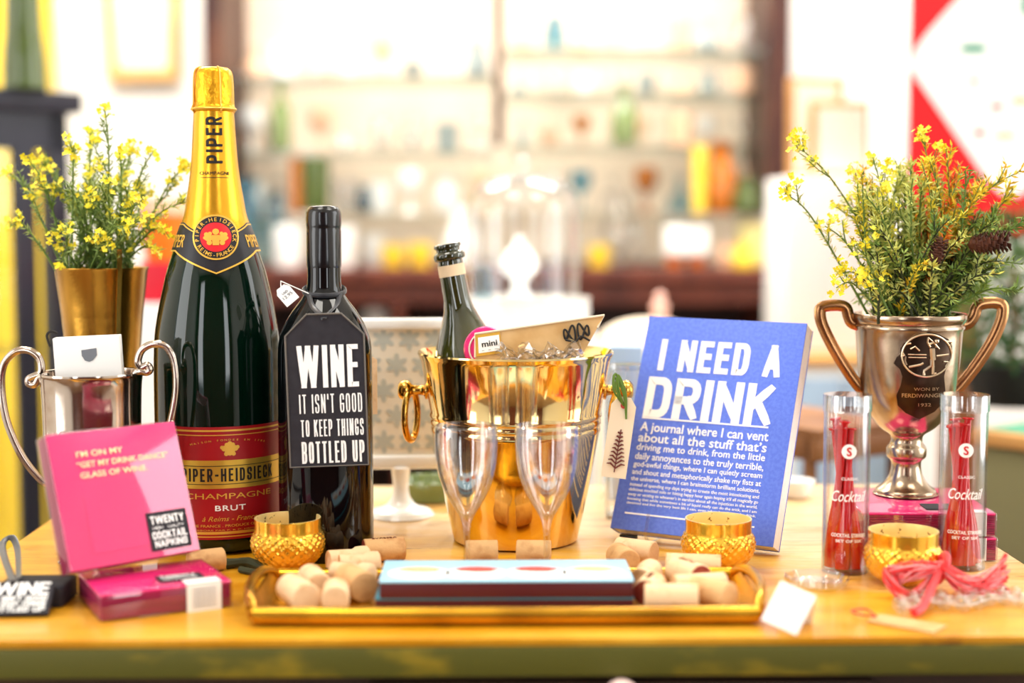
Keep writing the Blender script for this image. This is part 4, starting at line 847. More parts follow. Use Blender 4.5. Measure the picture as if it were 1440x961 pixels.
def cone_(px, py, Y, s_, axis, label):
    c = W(px, py, Y); t = B(); ax = V(axis).normalized(); Q = V((0, 0, 1)).rotation_difference(ax).to_matrix().to_4x4(); M = MX.Translation(c) @ Q
    t.lathe(sprof([(0, -s_), (s_*.3, -s_*.8), (s_*.42, -s_*.2), (s_*.3, s_*.5), (0, s_)], 3), 14, M)
    for k in range(70):
        f_ = k/70; a = k*2.39996; zz = -s_*.9+1.85*s_*f_; rr = s_*.52*math.sin(math.pi*(.18+.75*(1-f_)))**.8
        d = V((math.cos(a), math.sin(a), .55)); p = V((math.cos(a)*rr*.55, math.sin(a)*rr*.55, zz)); e = V((-math.sin(a), math.cos(a), 0))*s_*.16
        tip = p+d.normalized()*s_*.32; u_n = d.cross(e).normalized()*s_*.05
        vs = [t.bm.verts.new(M @ q_) for q_ in (p-e*.5, p+e*.5, tip+e, tip-e, p-e*.5-u_n, p+e*.5-u_n, tip+e*.9-u_n, tip-e*.9-u_n)]
        for ix in ((0, 1, 2, 3), (7, 6, 5, 4), (0, 4, 5, 1), (1, 5, 6, 2), (2, 6, 7, 3), (3, 7, 4, 0)): t.f([vs[i] for i in ix])
    t.build('pine_cone', 'pine_brown', label=label, cat='pine cone', group='pine cones in the trophy', sharp=20)
cone_(1390, 342, GY-.035, .0185, (1, -.1, .12), 'brown pine cone lying sideways among the orange sprigs of the trophy')
cone_(1318, 355, GY-.045, .013, (.2, -.3, 1), 'small dark pine cone sunk in the middle of the trophy foliage')

# ================================================================== CLEAR TUBES OF RED STIRRERS
def tube_(px, Y, label):
    X = W(px, 680, Y).x; t = thing('stirrer_tube', label, 'tube', (X, Y, T), face(X, Y), 'clear tubes of red cocktail stirrers')
    Rr = 32.5*mpp(680, Y); H = Zp(556, Y)-T
    B().lathe([(0, .0005), (Rr, .0005), (Rr, H), (Rr-.0012, H), (Rr-.0012, .002), (0, .002)], 48, cap=False).build('tube_wall', 'tube_clear', t)
    B().lathe([(0, H+.001), (Rr+.0006, H+.001), (Rr+.0008, H-.001), (Rr+.0008, H-.013), (Rr+.0001, H-.0135), (Rr-.001, H-.012), (0, H-.012)], 48, cap=False).build('cap', 'cello', t)
    fn = onlathe(lambda z: Rr, 0, .0003)
    ld = B().text('Cocktail', fn, .030, .009, .003, H*.42, .0, italic=.4).text('COCKTAIL STIRRERS', fn, .030, .0028, .003, H*.22, .02).text('SET OF SIX', fn, .022, .0022, .003, H*.19, .02).text('CLASSIC', fn, .014, .0022, .003, H*.54, 0)
    ld.polypatch(disc(0, .0062, .002, H*.70, 20), fn, .0002, 2)
    ld.build('lettering', 'ink_white', t)
    B().text('S', onlathe(lambda z: Rr, 0, .0007), .004, .007, .002, H*.70-.0035, .04).build('crest', 'stir_red', t)
    return t, Rr, H, X
def stirrers(t, Rr, H, X, Y, r, which):
    for k in range(6):
        a = k*1.0472+r.random()*.4; a2 = a+r.uniform(1.6, 2.6); rb_ = Rr*.6; h_ = H*r.uniform(.80, .88)
        p0 = V((rb_*math.cos(a), rb_*math.sin(a), .003)); p1 = V((rb_*.6*math.cos(a2)-.004, rb_*.6*math.sin(a2), h_))
        P = lambda f_: MW[t] @ (p0+(p1-p0)*f_)
        b_ = B().tube([P(0), P(.01), P(.12), P(.3), P(.42), P(.52), P(.9), P(.99)], [.003, .0060, .0066, .0062, .0046, .0034, .0030, .0030], 12).tube([P(.985), P(.99), P(1)], [.0045, .0052, .0045], 12)
        b_.build('cocktail_stirrer', 'stir_red', label='red plastic cocktail stirrer inside the clear tube '+which, cat='stirrer', group='red stirrers in the tube '+which)
for px, Y, lb, wh in ((1190, 1.258, 'clear round tube of red stirrers, nearer the blue journal', 'nearer the journal'), (1354, 1.272, 'clear round tube of red stirrers, before the stacked napkin packs', 'before the napkin packs')):
    t, Rr, H, X = tube_(px, Y, lb); stirrers(t, Rr, H, X, Y, r2, wh)

# ================================================================== RED RAFFIA, BEADS, CARDS AT THE TABLE END
rf_ = thing('raffia_bundle', 'tied bundle of red and pink raffia lying before the gold holder', 'raffia', Tp(1320, 840))
r3 = random.Random(9); knot = Tp(1322, 832)+V((0, 0, .02))
for m_, n_ in (('raffia_red', 40), ('raffia_pink', 34)):
    b_ = B()
    for k in range(n_):
        j = lambda s_: rv(r3)*s_
        if k % 2:   # loop towards the journal
            far = W(1246+r3.uniform(-6, 14), 825+r3.uniform(-16, 14), 1.165)
            b_.tube(smooth([knot+j(.004), W(1290, 800+r3.uniform(-6, 14), 1.16)+j(.003), far+V((0, 0, .006)), W(1282, 842+r3.uniform(-6, 12), 1.15)+V((0, 0, .002)), knot+j(.005)], 5), .0014, 6, flat=.5)
        else:
            far = W(1412+r3.uniform(-10, 8), 800+r3.uniform(-28, 40), 1.17); far.z = max(far.z, T+.003)
            b_.tube(smooth([knot+j(.004), W(1362, 824+r3.uniform(-12, 14), 1.155)+j(.003), (W(1395, 815+r3.uniform(-16, 20), 1.165)+far)/2, far], 5), .0014, 6, flat=.5)
    b_.build('strands', m_, rf_, world=True)
b_ = B(); b_.tube([knot+V((.004*math.sin(a*.5), .011*math.cos(a*.5), .011*math.sin(a*.5)-.001)) for a in range(13)], .003, 8).tube(smooth([knot, W(1300, 850, 1.12)+V((0, 0, .0)), W(1285, 862, 1.105)]), .0035, 8); b_.build('tie', 'raffia_red', rf_, world=True)
bd = thing('bead_garland', 'clear faceted bead garland lying along the table end below the raffia', 'beads', Tp(1360, 862))
sb = B(); gb_ = B(); path = smooth([Tp(1270, 868), Tp(1310, 858), Tp(1360, 862), Tp(1400, 852), Tp(1450, 858)], 8)
for j, off in enumerate(((0, 0), (0, .012), (.004, .024))):
    pp = [p+V((off[0], off[1], .006)) for p in path]; gb_.tube(pp, .0005, 5)
    d_ = 0; last = None
    for p in pp:
        if last is None or (p-last).length > .0114: sb.ball(p, .0058, 1); last = p
so_ = sb.build('beads', 'wine_crystal', bd, world=True, sharp=1); so_['kind'] = 'stuff'
gb_.build('thread', 'white_card', bd, world=True)
dc = thing('glass_dish', 'low clear glass dish lying beside the stirrer tube', 'dish', Tp(1150, 830)); dcx = Tp(1148, 826)
B().lathe([(0, 0), (.018, 0), (.024, .004), (.026, .009), (.025, .009), (.022, .004), (.0, .002)], 40, MX.Translation(dcx+V((0, -.0, 0))), rf=lambda a, i, z: 1+(.04*math.cos(12*a) if z > .003 else 0)).build('bowl', 'wine_crystal', dc, world=True)
kt = thing('kraft_tag', 'kraft paper tag with a cord lying before the gold holder', 'tag', M=MX.Translation(Tp(1232, 872)+V((0, 0, .0005))) @ MX.Rotation(R(-38), 4, 'Z'))
B().box(-.002, .05, -.012, .012, 0, .0012).build('card', 'kraft', kt); B().tube(smooth([(0, 0, .002), (-.012, .008, .004), (-.02, .0, .003), (-.01, -.006, .003), (0, 0, .002)]), .0008, 6).build('cord', 'raffia_red', kt)
wc = thing('price_card', 'blank white price card propped at the table front beside the tray', 'card', M=frame(Tp(1093, 893)+V((0, 0, .0058)), -14, 38, 22))
B().box(-.013, .015, 0, .001, 0, .034, .0004).build('front_leaf', 'white_card', wc); B().box(-.013, .015, 0, .001, 0, .034, .0004, M=MX.Translation((0, .0012, .033)) @ MX.Rotation(R(-104), 4, 'X') @ MX.Translation((0, 0, -.0))).build('rear_leaf', 'white_card', wc)

# ================================================================== THINGS TO THE REAR OF THE TABLE
# framed damask panel on a white pedestal foot
PY = 1.50; pb_ = W(564, 738, PY); 
pf_ = thing('pedestal_frame', 'white framed damask panel on a pedestal foot behind the wine bottle', 'picture frame', (pb_.x, PY, T), R(3))
pm_ = mpp(600, PY)
B().lathe(sprof([(0, 0), (44*pm_, 0), (45*pm_, .003), (40*pm_, .0065), (24*pm_, .010), (14*pm_, .018), (11*pm_, .03), (13*pm_, .045), (13*pm_, .05), (0, .05)], 3), 40).build('foot', 'white_gloss', pf_)
f0 = .048; fw, fh = 84*pm_, 196*pm_
B().box(-fw-.0, fw+.012, -.006, .006, f0, f0+.014, .003).box(-fw, fw+.012, -.006, .006, f0+fh, f0+fh+.012, .003).box(-fw, -fw+.006, -.006, .006, f0, f0+fh, .002).box(fw+.006, fw+.012, -.006, .006, f0, f0+fh, .002).build('frame', 'white_gloss', pf_)
dp = B().box(-fw+.005, fw+.007, -.002, .002, f0+.01, f0+fh+.003).build('panel', 'damask_paper', pf_)
dm = B(); df = front(-.0021)
for i in range(5):
    for j in range(5):
        cx_ = -fw+.018+i*.026+(j % 2)*.013; cz_ = f0+.028+j*.026
        if cx_ > fw-.004: continue
        for k in range(6):
            a = k*math.pi/3; dm.polypatch([(cx_+.006*math.sin(a)+.0048*math.sin(t_)*math.cos(a)*.6+.006*math.cos(t_)*math.sin(a), cz_+.006*math.cos(a)-.0048*math.sin(t_)*math.sin(a)*.6+.006*math.cos(t_)*math.cos(a)) for t_ in [2*math.pi*q_/10 for q_ in range(10)]], df, .0002+.00004*k, 0)
dm.build('damask_pattern', 'damask_ink', dp)
# green dish beside the pedestal
B().lathe(sprof([(0, 0), (.03, 0), (.034, .008), (.038, .02), (.036, .021), (.03, .008), (0, .004)], 3), 40, MX.Translation((W(604, 690, 1.59).x, 1.59, T))).build('green_bowl', 'sage_glass', label='small green bowl standing behind the white pedestal foot', cat='bowl')
# jar, white box, bowl
JX = W(882, 600, 1.49).x
jj = thing('glass_jar', 'clear glass jar with lid between the brass bucket and the journal', 'jar', (JX, 1.49, T))
jm = mpp(600, 1.49); jh = Zp(520, 1.49)-T
B().lathe([(0, 0), (30*jm, 0), (31*jm, .003), (31*jm, jh-.012), (25*jm, jh-.004), (25*jm, jh), (24*jm, jh), (24*jm, jh-.005), (29.5*jm, jh-.013), (29.5*jm, .004), (0, .004)], 40, cap=False).build('body', 'tube_clear', jj)
B().lathe([(0, jh+.0005), (27*jm, jh+.0005), (27*jm, jh+.006), (0, jh+.007)], 40).build('lid', 'cello', jj)
ftM = frame(W(845, 670, BY-.052), 6, 0, 8)
ftg = thing('fern_tag', 'cream paper tag with a fern print tied to the bucket ring', 'tag', M=ftM); fm_ = (BY-.05)/FPX
B().prism([(0, 0), (36*fm_, 0), (36*fm_, 104*fm_), (27*fm_, 116*fm_), (9*fm_, 116*fm_), (0, 104*fm_)], 0, .0008).build('card', 'tag_cream', ftg)
B().lathe([(.0012, 0), (4.5*fm_, 0), (4.5*fm_, .0006), (.0012, .0006)], 20, MX.Translation((18*fm_, 0, 104*fm_)) @ MX.Rotation(R(90), 4, 'X')).build('eyelet', 'food_red', ftg)
fb = B().tube([V((18*fm_, -.0006, 8*fm_)), V((19*fm_, -.0006, 70*fm_))], .0005, 5)
for i in range(9):
    z = (14+i*6.2)*fm_; l_ = (13-i*1.15)*fm_
    for sg in (-1, 1): fb.tube([V((18.5*fm_, -.0006, z)), V((18.5*fm_+sg*l_*.6, -.0006, z+.5*l_)), V((18.5*fm_+sg*l_, -.0006, z+.45*l_))], [.0006, .0009, .0004], 5)
fb.build('fern_print', 'fern_ink', ftg)
gc = B(); a0 = ftM @ V((18*fm_, -.001, 104*fm_))
for k in range(5):
    t_ = W(868+r3.uniform(-5, 5), 525+r3.uniform(0, 6), BY-.05); gc.tube(smooth([a0, (a0+t_)/2+V((-.004+r3.uniform(-.002, .002), -.003, 0)), t_, (a0+t_)/2+V((.004, -.002, -.002)), a0+V((.002, -.001, -.012))]), .0009, 6)
gc.build('cord', 'green_cord', ftg, world=True)
B().lathe(sprof([(0, 0), (.013, 0), (.018, .006), (.022, .018), (.0205, .018), (.016, .007), (0, .004)], 3), 36, MX.Translation((W(1117, 690, 1.6).x, 1.6, T))).build('white_bowl', 'white_gloss', label='small white bowl at the rear table edge behind the journal', cat='bowl')
B().box(W(855, 0, 1.6).x, W(905, 0, 1.6).x, 1.58, 1.64, T, Zp(486, 1.6), .002).build('blue_grey_box', 'ceramic_blue', label='pale blue grey box behind the jar beside the bucket', cat='box')

# ================================================================== BACKGROUND: THE DARK WOODEN DISPLAY CABINET ON THE WALL
HY = 3.62
cab = thing('bar_counter', 'long dark red brown wooden counter along the wall below the glass shelves', 'counter', (W(690, 400, HY).x, HY, 0), R(.7))
inv = MW[cab].inverted(); cx0 = W(258, 400, HY).x-cab.location.x; cx1 = W(1122, 400, HY).x-cab.location.x; cz1 = Zp(378, HY)
B().box(cx0, cx1, -.02, .44, cz1-.032, cz1, .004).build('worktop', 'hutch_wood', cab)
B().box(cx0+.01, cx1-.01, .0, .02, cz1-.085, cz1-.032).build('fascia', 'hutch_wood', cab)
for x, uw_ in ((cx0+.01, .06), (-.235, .022), (cx1-.07, .06)): B().box(x, x+uw_, .0, .42, 0, cz1-.085).build('upright', 'hutch_wood', cab)
B().box(cx0+.02, cx1-.02, .40, .43, 0, cz1-.04).build('back_panel', 'hutch_dark', cab)
B().box(cx0+.02, cx1-.02, .02, .42, .45, .48).build('inner_shelf', 'hutch_dark', cab)
for px0, px1, py0, lb in ((515, 548, 432, 'white box inside the dark counter behind the pedestal frame'), (578, 606, 458, 'white canister inside the dark counter beside the white box')):
    a = W(px0, py0, HY+.15); b2_ = W(px1, py0, HY+.15); B().box(a.x, b2_.x, HY+.1, HY+.2, .485, a.z, .01).build('white_box', 'white_paint', label=lb, cat='box')
hut = thing('wall_cabinet', 'open dark wooden cabinet with glass shelves full of glassware on the wall', 'cabinet', (0, 0, 0))
px_l, px_m, px_r = 292, 701, 1108
ztop = Zp(-190, HY); zbot = Zp(300, HY)
bp_ = B().box(W(284, 0, HY).x, W(1113, 0, HY).x, HY+.36, HY+.38, Zp(372, HY), ztop).build('back_panel', 'hutch_back', hut)
for a, b2_ in ((284, 310), (694, 708), (1082, 1113)):
    B().box(W(a, 0, HY).x, W(b2_, 0, HY).x, HY, HY+.03 if a == 694 else HY+.36, zbot if a != 694 else Zp(205, HY), ztop).build('post', 'post_wood', hut)
B().box(W(284, 0, HY).x, W(1113, 0, HY).x, HY, HY+.36, ztop, ztop+.03).build('top_board', 'post_wood', hut)
B().box(W(284, 0, HY).x, W(1113, 0, HY).x, HY+.02, HY+.355, zbot-.009, zbot).build('bottom_shelf', 'shelf_glass', hut)
shelves = []
for side, pa, pb2, ys in (('picture', 310, 694, (-60, 104, 212)), ('boards', 708, 1082, (-60, 66, 128, 203))):
    for i, py in enumerate(ys):
        z = Zp(py, HY); B().box(W(pa, 0, HY).x+.003, W(pb2, 0, HY).x-.003, HY+.03, HY+.35, z-.009, z).build('glass_shelf', 'shelf_glass', hut); shelves.append((side, i, z, W(pa, 0, HY).x, W(pb2, 0, HY).x))
    shelves.append((side, 9, zbot, W(pa, 0, HY).x, W(pb2, 0, HY).x))
# glassware kinds: profile per unit height
KINDS = {
 'goblet': [(0, 0), (.24, 0), (.22, .03), (.04, .08), (.035, .42), (.2, .55), (.27, .75), (.23, 1), (.215, 1), (.25, .75), (.17, .57), (0, .5)],
 'tumbler': [(0, 0), (.33, 0), (.35, .05), (.40, 1), (.38, 1), (.32, .08), (0, .07)],
 'decanter': [(0, 0), (.34, 0), (.36, .1), (.33, .45), (.12, .62), (.1, .85), (.15, .88), (.06, .9), (.12, .95), (.1, 1), (0, 1.02)],
 'vase': [(0, 0), (.22, 0), (.3, .2), (.33, .45), (.2, .75), (.16, .85), (.24, 1), (.22, 1), (.14, .85), (.28, .45), (0, .1)],
 'bowl': [(0, 0), (.35, 0), (.36, .08), (.6, .5), (.8, 1), (.76, 1), (.5, .45), (0, .15)],
 'bottle': [(0, 0), (.17, 0), (.18, .03), (.18, .58), (.07, .72), (.065, .95), (.085, .96), (.085, 1), (0, 1)],
 'jug': [(0, 0), (.3, 0), (.36, .2), (.34, .5), (.22, .78), (.27, 1), (.25, 1), (.2, .78), (.3, .45), (0, .1)]}
COLW = {'clear_glass': 'clear', 'aqua_glass': 'pale blue', 'white_gloss': 'white', 'amber_glass': 'amber', 'sage_glass': 'sage green', 'grey_glass': 'smoky grey', 'peach_ceramic': 'peach', 'slate_glass': 'dark slate', 'candle_yellow': 'yellow', 'wine_crystal': 'cut clear', 'green_bottle': 'olive green'}
PROTO = {}
def ware(kind, m, x, y, z, h, label, group):
    key = (kind, m)
    if key not in PROTO:
        t = thing(kind, label, kind, (x, y, z), 0, group); B().lathe(KINDS[kind], 28, cap=False).build('vessel', m, t); PROTO[key] = t; t.scale = (h, h, h); return t
    t = dup(PROTO[key], (x, y, z), 0, label); t.scale = (h, h, h); t['group'] = group; t['category'] = kind; return t
NTH = ['first', 'second', 'third', 'fourth', 'fifth', 'sixth', 'seventh', 'eighth', 'ninth', 'tenth', 'eleventh', 'twelfth', 'thirteenth', 'fourteenth']
SHN = {('picture', 0): 'top', ('picture', 1): 'middle', ('picture', 2): 'lower', ('picture', 9): 'bottom', ('boards', 0): 'top', ('boards', 1): 'second', ('boards', 2): 'third', ('boards', 3): 'fourth', ('boards', 9): 'bottom'}
SIDE = {'picture': 'bay nearer framed picture', 'boards': 'bay nearer pale boards'}
r4 = random.Random(21)
KSEQ = ['goblet', 'goblet', 'decanter', 'tumbler', 'vase', 'bowl', 'goblet', 'jug', 'bottle', 'tumbler']
CSEQ = ['clear_glass', 'white_gloss', 'wine_crystal', 'grey_glass', 'peach_ceramic', 'clear_glass', 'aqua_glass', 'white_gloss', 'clear_glass', 'peach_ceramic', 'grey_glass', 'wine_crystal', 'clear_glass', 'peach_ceramic', 'amber_glass', 'white_gloss']
SPECIAL = {('picture', 1): [], }
for si, (side, i, z, xa, xb) in enumerate(shelves):
    if i == 0: continue
    ups = [s_[2] for s_ in shelves if s_[0] == side and s_[2] > z+.01]; room = (min(ups) if ups else ztop)-z-.03
    n = 8; items = []
    for k in range(n):
        kind = r4.choice(KSEQ); h = min(room*.92, {'goblet': .16, 'tumbler': .10, 'decanter': .19, 'vase': .17, 'bowl': .075, 'bottle': .22, 'jug': .14}[kind])*r4.uniform(.85, 1)
        items.append((kind, r4.choice(CSEQ), xa+(xb-xa)*(k+.5)/n+r4.uniform(-.008, .008), (.12 if k % 2 else .22)+r4.uniform(-.02, .02), h))
    items = items[::-1] if side == 'picture' else items
    for k, (kind, m, x, dy, h) in enumerate(items):
        rm_ = max(p[0] for p in KINDS[kind])*h
        if rm_ > .032: h *= .032/rm_
        ware(kind, m, x, HY+dy, z+.0005, h, f'{COLW[m]} {kind}, {NTH[k]} from middle post, {SHN[(side, i)]} shelf, {SIDE[side]}', f'glassware on the {SHN[(side, i)]} shelf, {SIDE[side]}')
def bgware(kind, m, px, pyb, pyt, Y, label, group='larger pieces in the wall cabinet', wpx=None):
    a = W(px, pyb, Y); h = Zp(pyt, Y)-a.z; t = ware(kind, m, a.x, Y, a.z, h, label, group)
    if wpx: s_ = wpx/2*Y/FPX/max(p[0] for p in KINDS[kind]); t.scale = (s_, s_, h)
    return t
FY = HY+.06
bgware('bottle', 'sage_glass', 396, 212, 112, FY, 'olive bottle standing in front on the shelf above the green canister', wpx=28)
bgware('tumbler', 'green_bottle', 444, 299, 222, FY, 'broad olive green canister on the cabinet bottom nearer the picture', wpx=42)
bgware('tumbler', 'amber_glass', 418, 299, 222, FY, 'rust brown canister beside the olive canister on the cabinet bottom', wpx=20)
bgware('vase', 'slate_glass', 512, 299, 262, FY, 'small dark slate vase on the cabinet bottom near the olive canister', wpx=26)
bgware('bottle', 'sage_glass', 878, 203, 120, FY, 'sage green bottle in the bay nearer the pale boards', wpx=36)
bgware('tumbler', 'candle_yellow', 983, 300, 205, FY-.03, 'slim bright yellow canister on the cabinet bottom nearer the boards', wpx=22)
bgware('vase', 'amber_glass', 1012, 300, 200, FY, 'large amber brown vase beside the slim yellow canister', wpx=52)
bgware('jug', 'green_bottle', 1050, 300, 250, FY-.03, 'olive brown jug beside the amber vase in the cabinet', wpx=40)
# on the counter top
KY = HY+.06; cg = 'things on the dark counter top'
def onc(kind, m, px, pyt, label, wpx, Y=KY): return bgware(kind, m, px, 0, pyt, Y, label, cg, wpx) if False else _onc(kind, m, px, pyt, label, wpx, Y)
def _onc(kind, m, px, pyt, label, wpx, Y):
    x = W(px, 370, Y).x; h = Zp(pyt, Y)-cz1-.0005; t = ware(kind, m, x, Y, cz1+.0005, h, label, cg); s_ = wpx/2*Y/FPX/max(p[0] for p in KINDS[kind]); t.scale = (s_, s_, h); return t
onc('tumbler', 'candle_yellow', 553, 345, 'round gold votive on the counter, nearer the wine bottle cap', 35)
onc('tumbler', 'candle_yellow', 591, 342, 'round gold votive on the counter, nearer the open bottle neck', 35)
onc('tumbler', 'candle_yellow', 843, 345, 'round gold votive on the counter beside the glass dome', 34)
onc('tumbler', 'white_gloss', 405, 316, 'white canister on the counter between champagne and wine bottle', 44)
onc('tumbler', 'white_gloss', 478, 318, 'white canister on the counter just beside the wax cap', 50)
onc('tumbler', 'white_gloss', 525, 330, 'white beaker on the counter behind the wax sealed bottle', 34, KY+.10)
onc('vase', 'aqua_glass', 345, 250, 'tall pale blue vase on the counter beside the champagne bottle', 60)
onc('jug', 'aqua_glass', 388, 270, 'pale blue jug on the counter beside the tall blue vase', 38, KY+.12)
onc('jug', 'white_gloss', 650, 290, 'white jug on the counter behind the open bottle neck', 50)
onc('vase', 'clear_glass', 870, 270, 'clear vase on the counter beside the footed white box', 50)
onc('decanter', 'clear_glass', 896, 280, 'clear decanter on the counter beside the footed white box', 32, KY+.15)
onc('tumbler', 'peach_ceramic', 1022, 345, 'small peach pot on the counter beside the footed white box', 28)
onc('goblet', 'clear_glass', 942, 290, 'clear goblet on the counter behind the footed white box', 32, KY+.15)
wbx = thing('footed_box', 'square white box on two orange feet on the counter', 'box', (W(965, 340, KY).x, KY-.02, cz1+.0005)); km = KY/FPX
B().box(-31*km, 31*km, 0, .08, 16*km, 58*km, .01).build('body', 'white_gloss', wbx)
for sx in (-1, 1): B().lathe(sprof([(0, 0), (8*km, 0), (11*km, 8*km), (9*km, 17*km), (0, 17*km)], 3), 20, MX.Translation((sx*16*km, .035, 0))).build('foot', 'orange_clay', wbx)
B().box(W(1046, 0, KY).x, W(1108, 0, KY).x, KY-.01, KY+.08, cz1+.0005, Zp(312, KY), .01).build('yellow_box', 'pale_yellow', label='pale yellow box at the counter end by the white wall', cat='box')
onc('jug', 'candle_yellow', 1046, 340, 'yellow jug at the counter end before the pale yellow box', 34, KY-.045)

# ================================================================== BACKGROUND: LEFT SIDE
gfM = frame(W(198, 113, 4.06), 0, 0, 0)
gf = thing('picture_frame', 'gold framed cream picture hanging on the white wall', 'picture', M=gfM); g_ = 4.06/FPX
po = [(-46*g_, 0), (50*g_, 2*g_), (57*g_, 170*g_), (-55*g_, 170*g_)]; pi_ = [(-34*g_, 14*g_), (38*g_, 15*g_), (42*g_, 156*g_), (-42*g_, 156*g_)]
fb_ = B()
for i in range(4):
    j = (i+1) % 4; fb_.prism([po[i], po[j], pi_[j], pi_[i]], 0, .03)
fb_.build('frame', 'gold_frame', gf); B().prism(pi_, .012, .028).build('picture', 'cream_paper', gf)
# tall glazed navy cabinet
nc = thing('glazed_cabinet', 'dark navy glazed cabinet beside the yellow door', 'cabinet', M=frame(W(100, 400, 2.6)*1.0-V((0, 0, W(100, 400, 2.6).z)), 48)); nz = Zp(131, 2.6)
nw, nd = .62, .34
B().box(-nw-.02, .02, -.02, nd, nz-.035, nz, .004).build('top', 'navy_wood', nc)
fr_ = B()
fr_.box(-.035, 0, -.0, .035, 0, nz-.035).box(-nw, -nw+.05, 0, .035, 0, nz-.035).box(-.03, 0, nd-.04, nd-.01, 0, nz-.035).box(-nw, -nw+.03, nd-.04, nd-.01, 0, nz-.035)
fr_.box(-nw, 0, 0, .03, nz-.10, nz-.035).box(-nw, 0, 0, .03, .32, .40).box(-nw, 0, 0, nd-.01, .28, .32).box(-.035, 0, 0, nd-.02, nz-.08, nz-.035).box(-nw, 0, .02, .05, 0, .28)
fr_.build('frame', 'navy_wood', nc)
dr_ = B().box(-.11, -.07, -.012, .0, .40, nz-.10).box(-nw+.05, -nw+.09, -.012, .0, .40, nz-.10).box(-.31, -.28, -.012, 0, .40, nz-.10).build('door', 'navy_wood', nc)
B().box(-nw+.09, -.11, -.007, -.003, .40, nz-.10).build('pane', 'case_glass', dr_)
B().box(-nw+.03, -.035, .04, nd-.03, .82, .828).build('glass_shelf', 'shelf_glass', nc)
B().lathe(sprof([(0, 0), (.034, 0), (.036, .01), (.034, .06), (.03, .10), (.028, .18), (.034, .2), (0, .2)], 3), 30, MX.Translation((W(40, 110, 2.55).x, 2.53, nz))).build('green_vase', 'green_bottle', label='dark green cylinder vase on top of the navy cabinet', cat='vase')
# white ledge with red box and orange pot
LY = 2.5
lx0, lx1 = W(150, 0, LY).x, W(258, 0, LY).x
B().box(lx0, lx1, LY-.06, LY+.2, 0, Zp(425, LY), .004).build('white_plinth', 'white_paint', label='white plinth behind the vase carrying the red box', cat='plinth')
B().box(W(196, 0, LY).x, W(243, 0, LY).x, LY-.04, LY+.08, Zp(425, LY)+.0005, Zp(368, LY), .004).build('red_box', 'red_box', label='red box on the white plinth beside the champagne bottle', cat='box')
og = thing('orange_pot', 'orange tapered pot with a pale rim on the red box', 'pot', (W(228, 330, LY).x, LY+.01, Zp(368, LY)+.0005)); om = LY/FPX; oh = Zp(280, LY)-Zp(368, LY)
B().lathe([(0, 0), (24*om, 0), (36*om, oh*.75), (33*om, oh*.75), (0, .01)], 36, cap=False).build('pot', 'orange_clay', og)
B().lathe([(33*om, oh*.75), (37*om, oh*.75), (37*om, oh*.82), (36*om, oh), (33*om, oh)], 36, cap=False).build('rim', 'peach_ceramic', og)

# ================================================================== BACKGROUND: CENTRE GLASS DOME
DY = 2.15; DX = W(735, 430, DY).x
dmz = Zp(452, DY)
B().box(DX-.1, DX+.1, DY-.1, DY+.1, 0, dmz, .004).build('white_plinth', 'white_paint', label='white plinth behind the brass bucket carrying the glass dome', cat='plinth')
dk = thing('cake_dome', 'tall clear glass dome on a thick white stand behind the bucket', 'dome', (DX, DY, dmz+.0005)); dq = DY/FPX
B().lathe(sprof([(0, 0), (86*dq, 0), (94*dq, .004), (94*dq, 30*dq), (88*dq, 33*dq), (0, 33*dq)], 2), 56).build('stand', 'white_gloss', dk)
hb_ = 33*dq
B().lathe([(80*dq, hb_), (80*dq, hb_+120*dq), (76*dq, hb_+142*dq), (60*dq, hb_+160*dq), (30*dq, hb_+170*dq), (0, hb_+172*dq)], 56, cap=False).lathe(sprof([(0, 0), (5*dq, 0), (5*dq, 8*dq), (12*dq, 16*dq), (8*dq, 26*dq), (0, 28*dq)], 3), 24, MX.Translation((0, 0, hb_+171*dq))).build('dome', 'tube_clear', dk)
ch = thing('white_figure', 'white ceramic bird shaped jar under the clear glass dome', 'jar', (DX-.005, DY, dmz+.0025+hb_))
B().lathe(sprof([(0, 0), (18*dq, 0), (14*dq, 6*dq), (12*dq, 22*dq), (26*dq, 36*dq), (28*dq, 48*dq), (20*dq, 62*dq), (10*dq, 74*dq), (6*dq, 84*dq), (0, 86*dq)], 3), 36).build('jar', 'white_gloss', ch)
B().lathe(sprof([(0, 0), (12*dq, 0), (14*dq, 4*dq), (14*dq, 36*dq), (7*dq, 44*dq), (0, 46*dq)], 2), 20, MX.Translation((DX-.058, DY-.01, dmz+.0008+hb_))).build('blue_bottle', 'aqua_glass', label='little blue bottle under the glass dome beside the white jar', cat='bottle')
# cream draped stand with a pink figurine behind the journal
MY_ = 2.5; mxx = W(912, 440, MY_).x; mz = Zp(447, MY_)
B().lathe(sprof([(.16, 0), (.15, .3), (.125, .6), (.10, mz-.10), (.085, mz-.035), (.05, mz-.008), (0, mz)], 5), 64, MX.Translation((mxx, MY_, 0)), rf=lambda a, i, z: 1+.05*math.sin(9*a)*(1-z/mz)).build('draped_stand', 'cream_cloth', label='round stand draped in cream cloth behind the blue journal', cat='stand')
B().lathe(sprof([(0, 0), (.015, 0), (.012, .012), (.016, .024), (.008, .034), (.010, .042), (0, .05)], 3), 28, MX.Translation((W(928, 440, MY_).x, MY_, mz-.004))).build('pink_figurine', 'skin_pink', label='small pink figurine standing on the cream draped stand', cat='figurine')

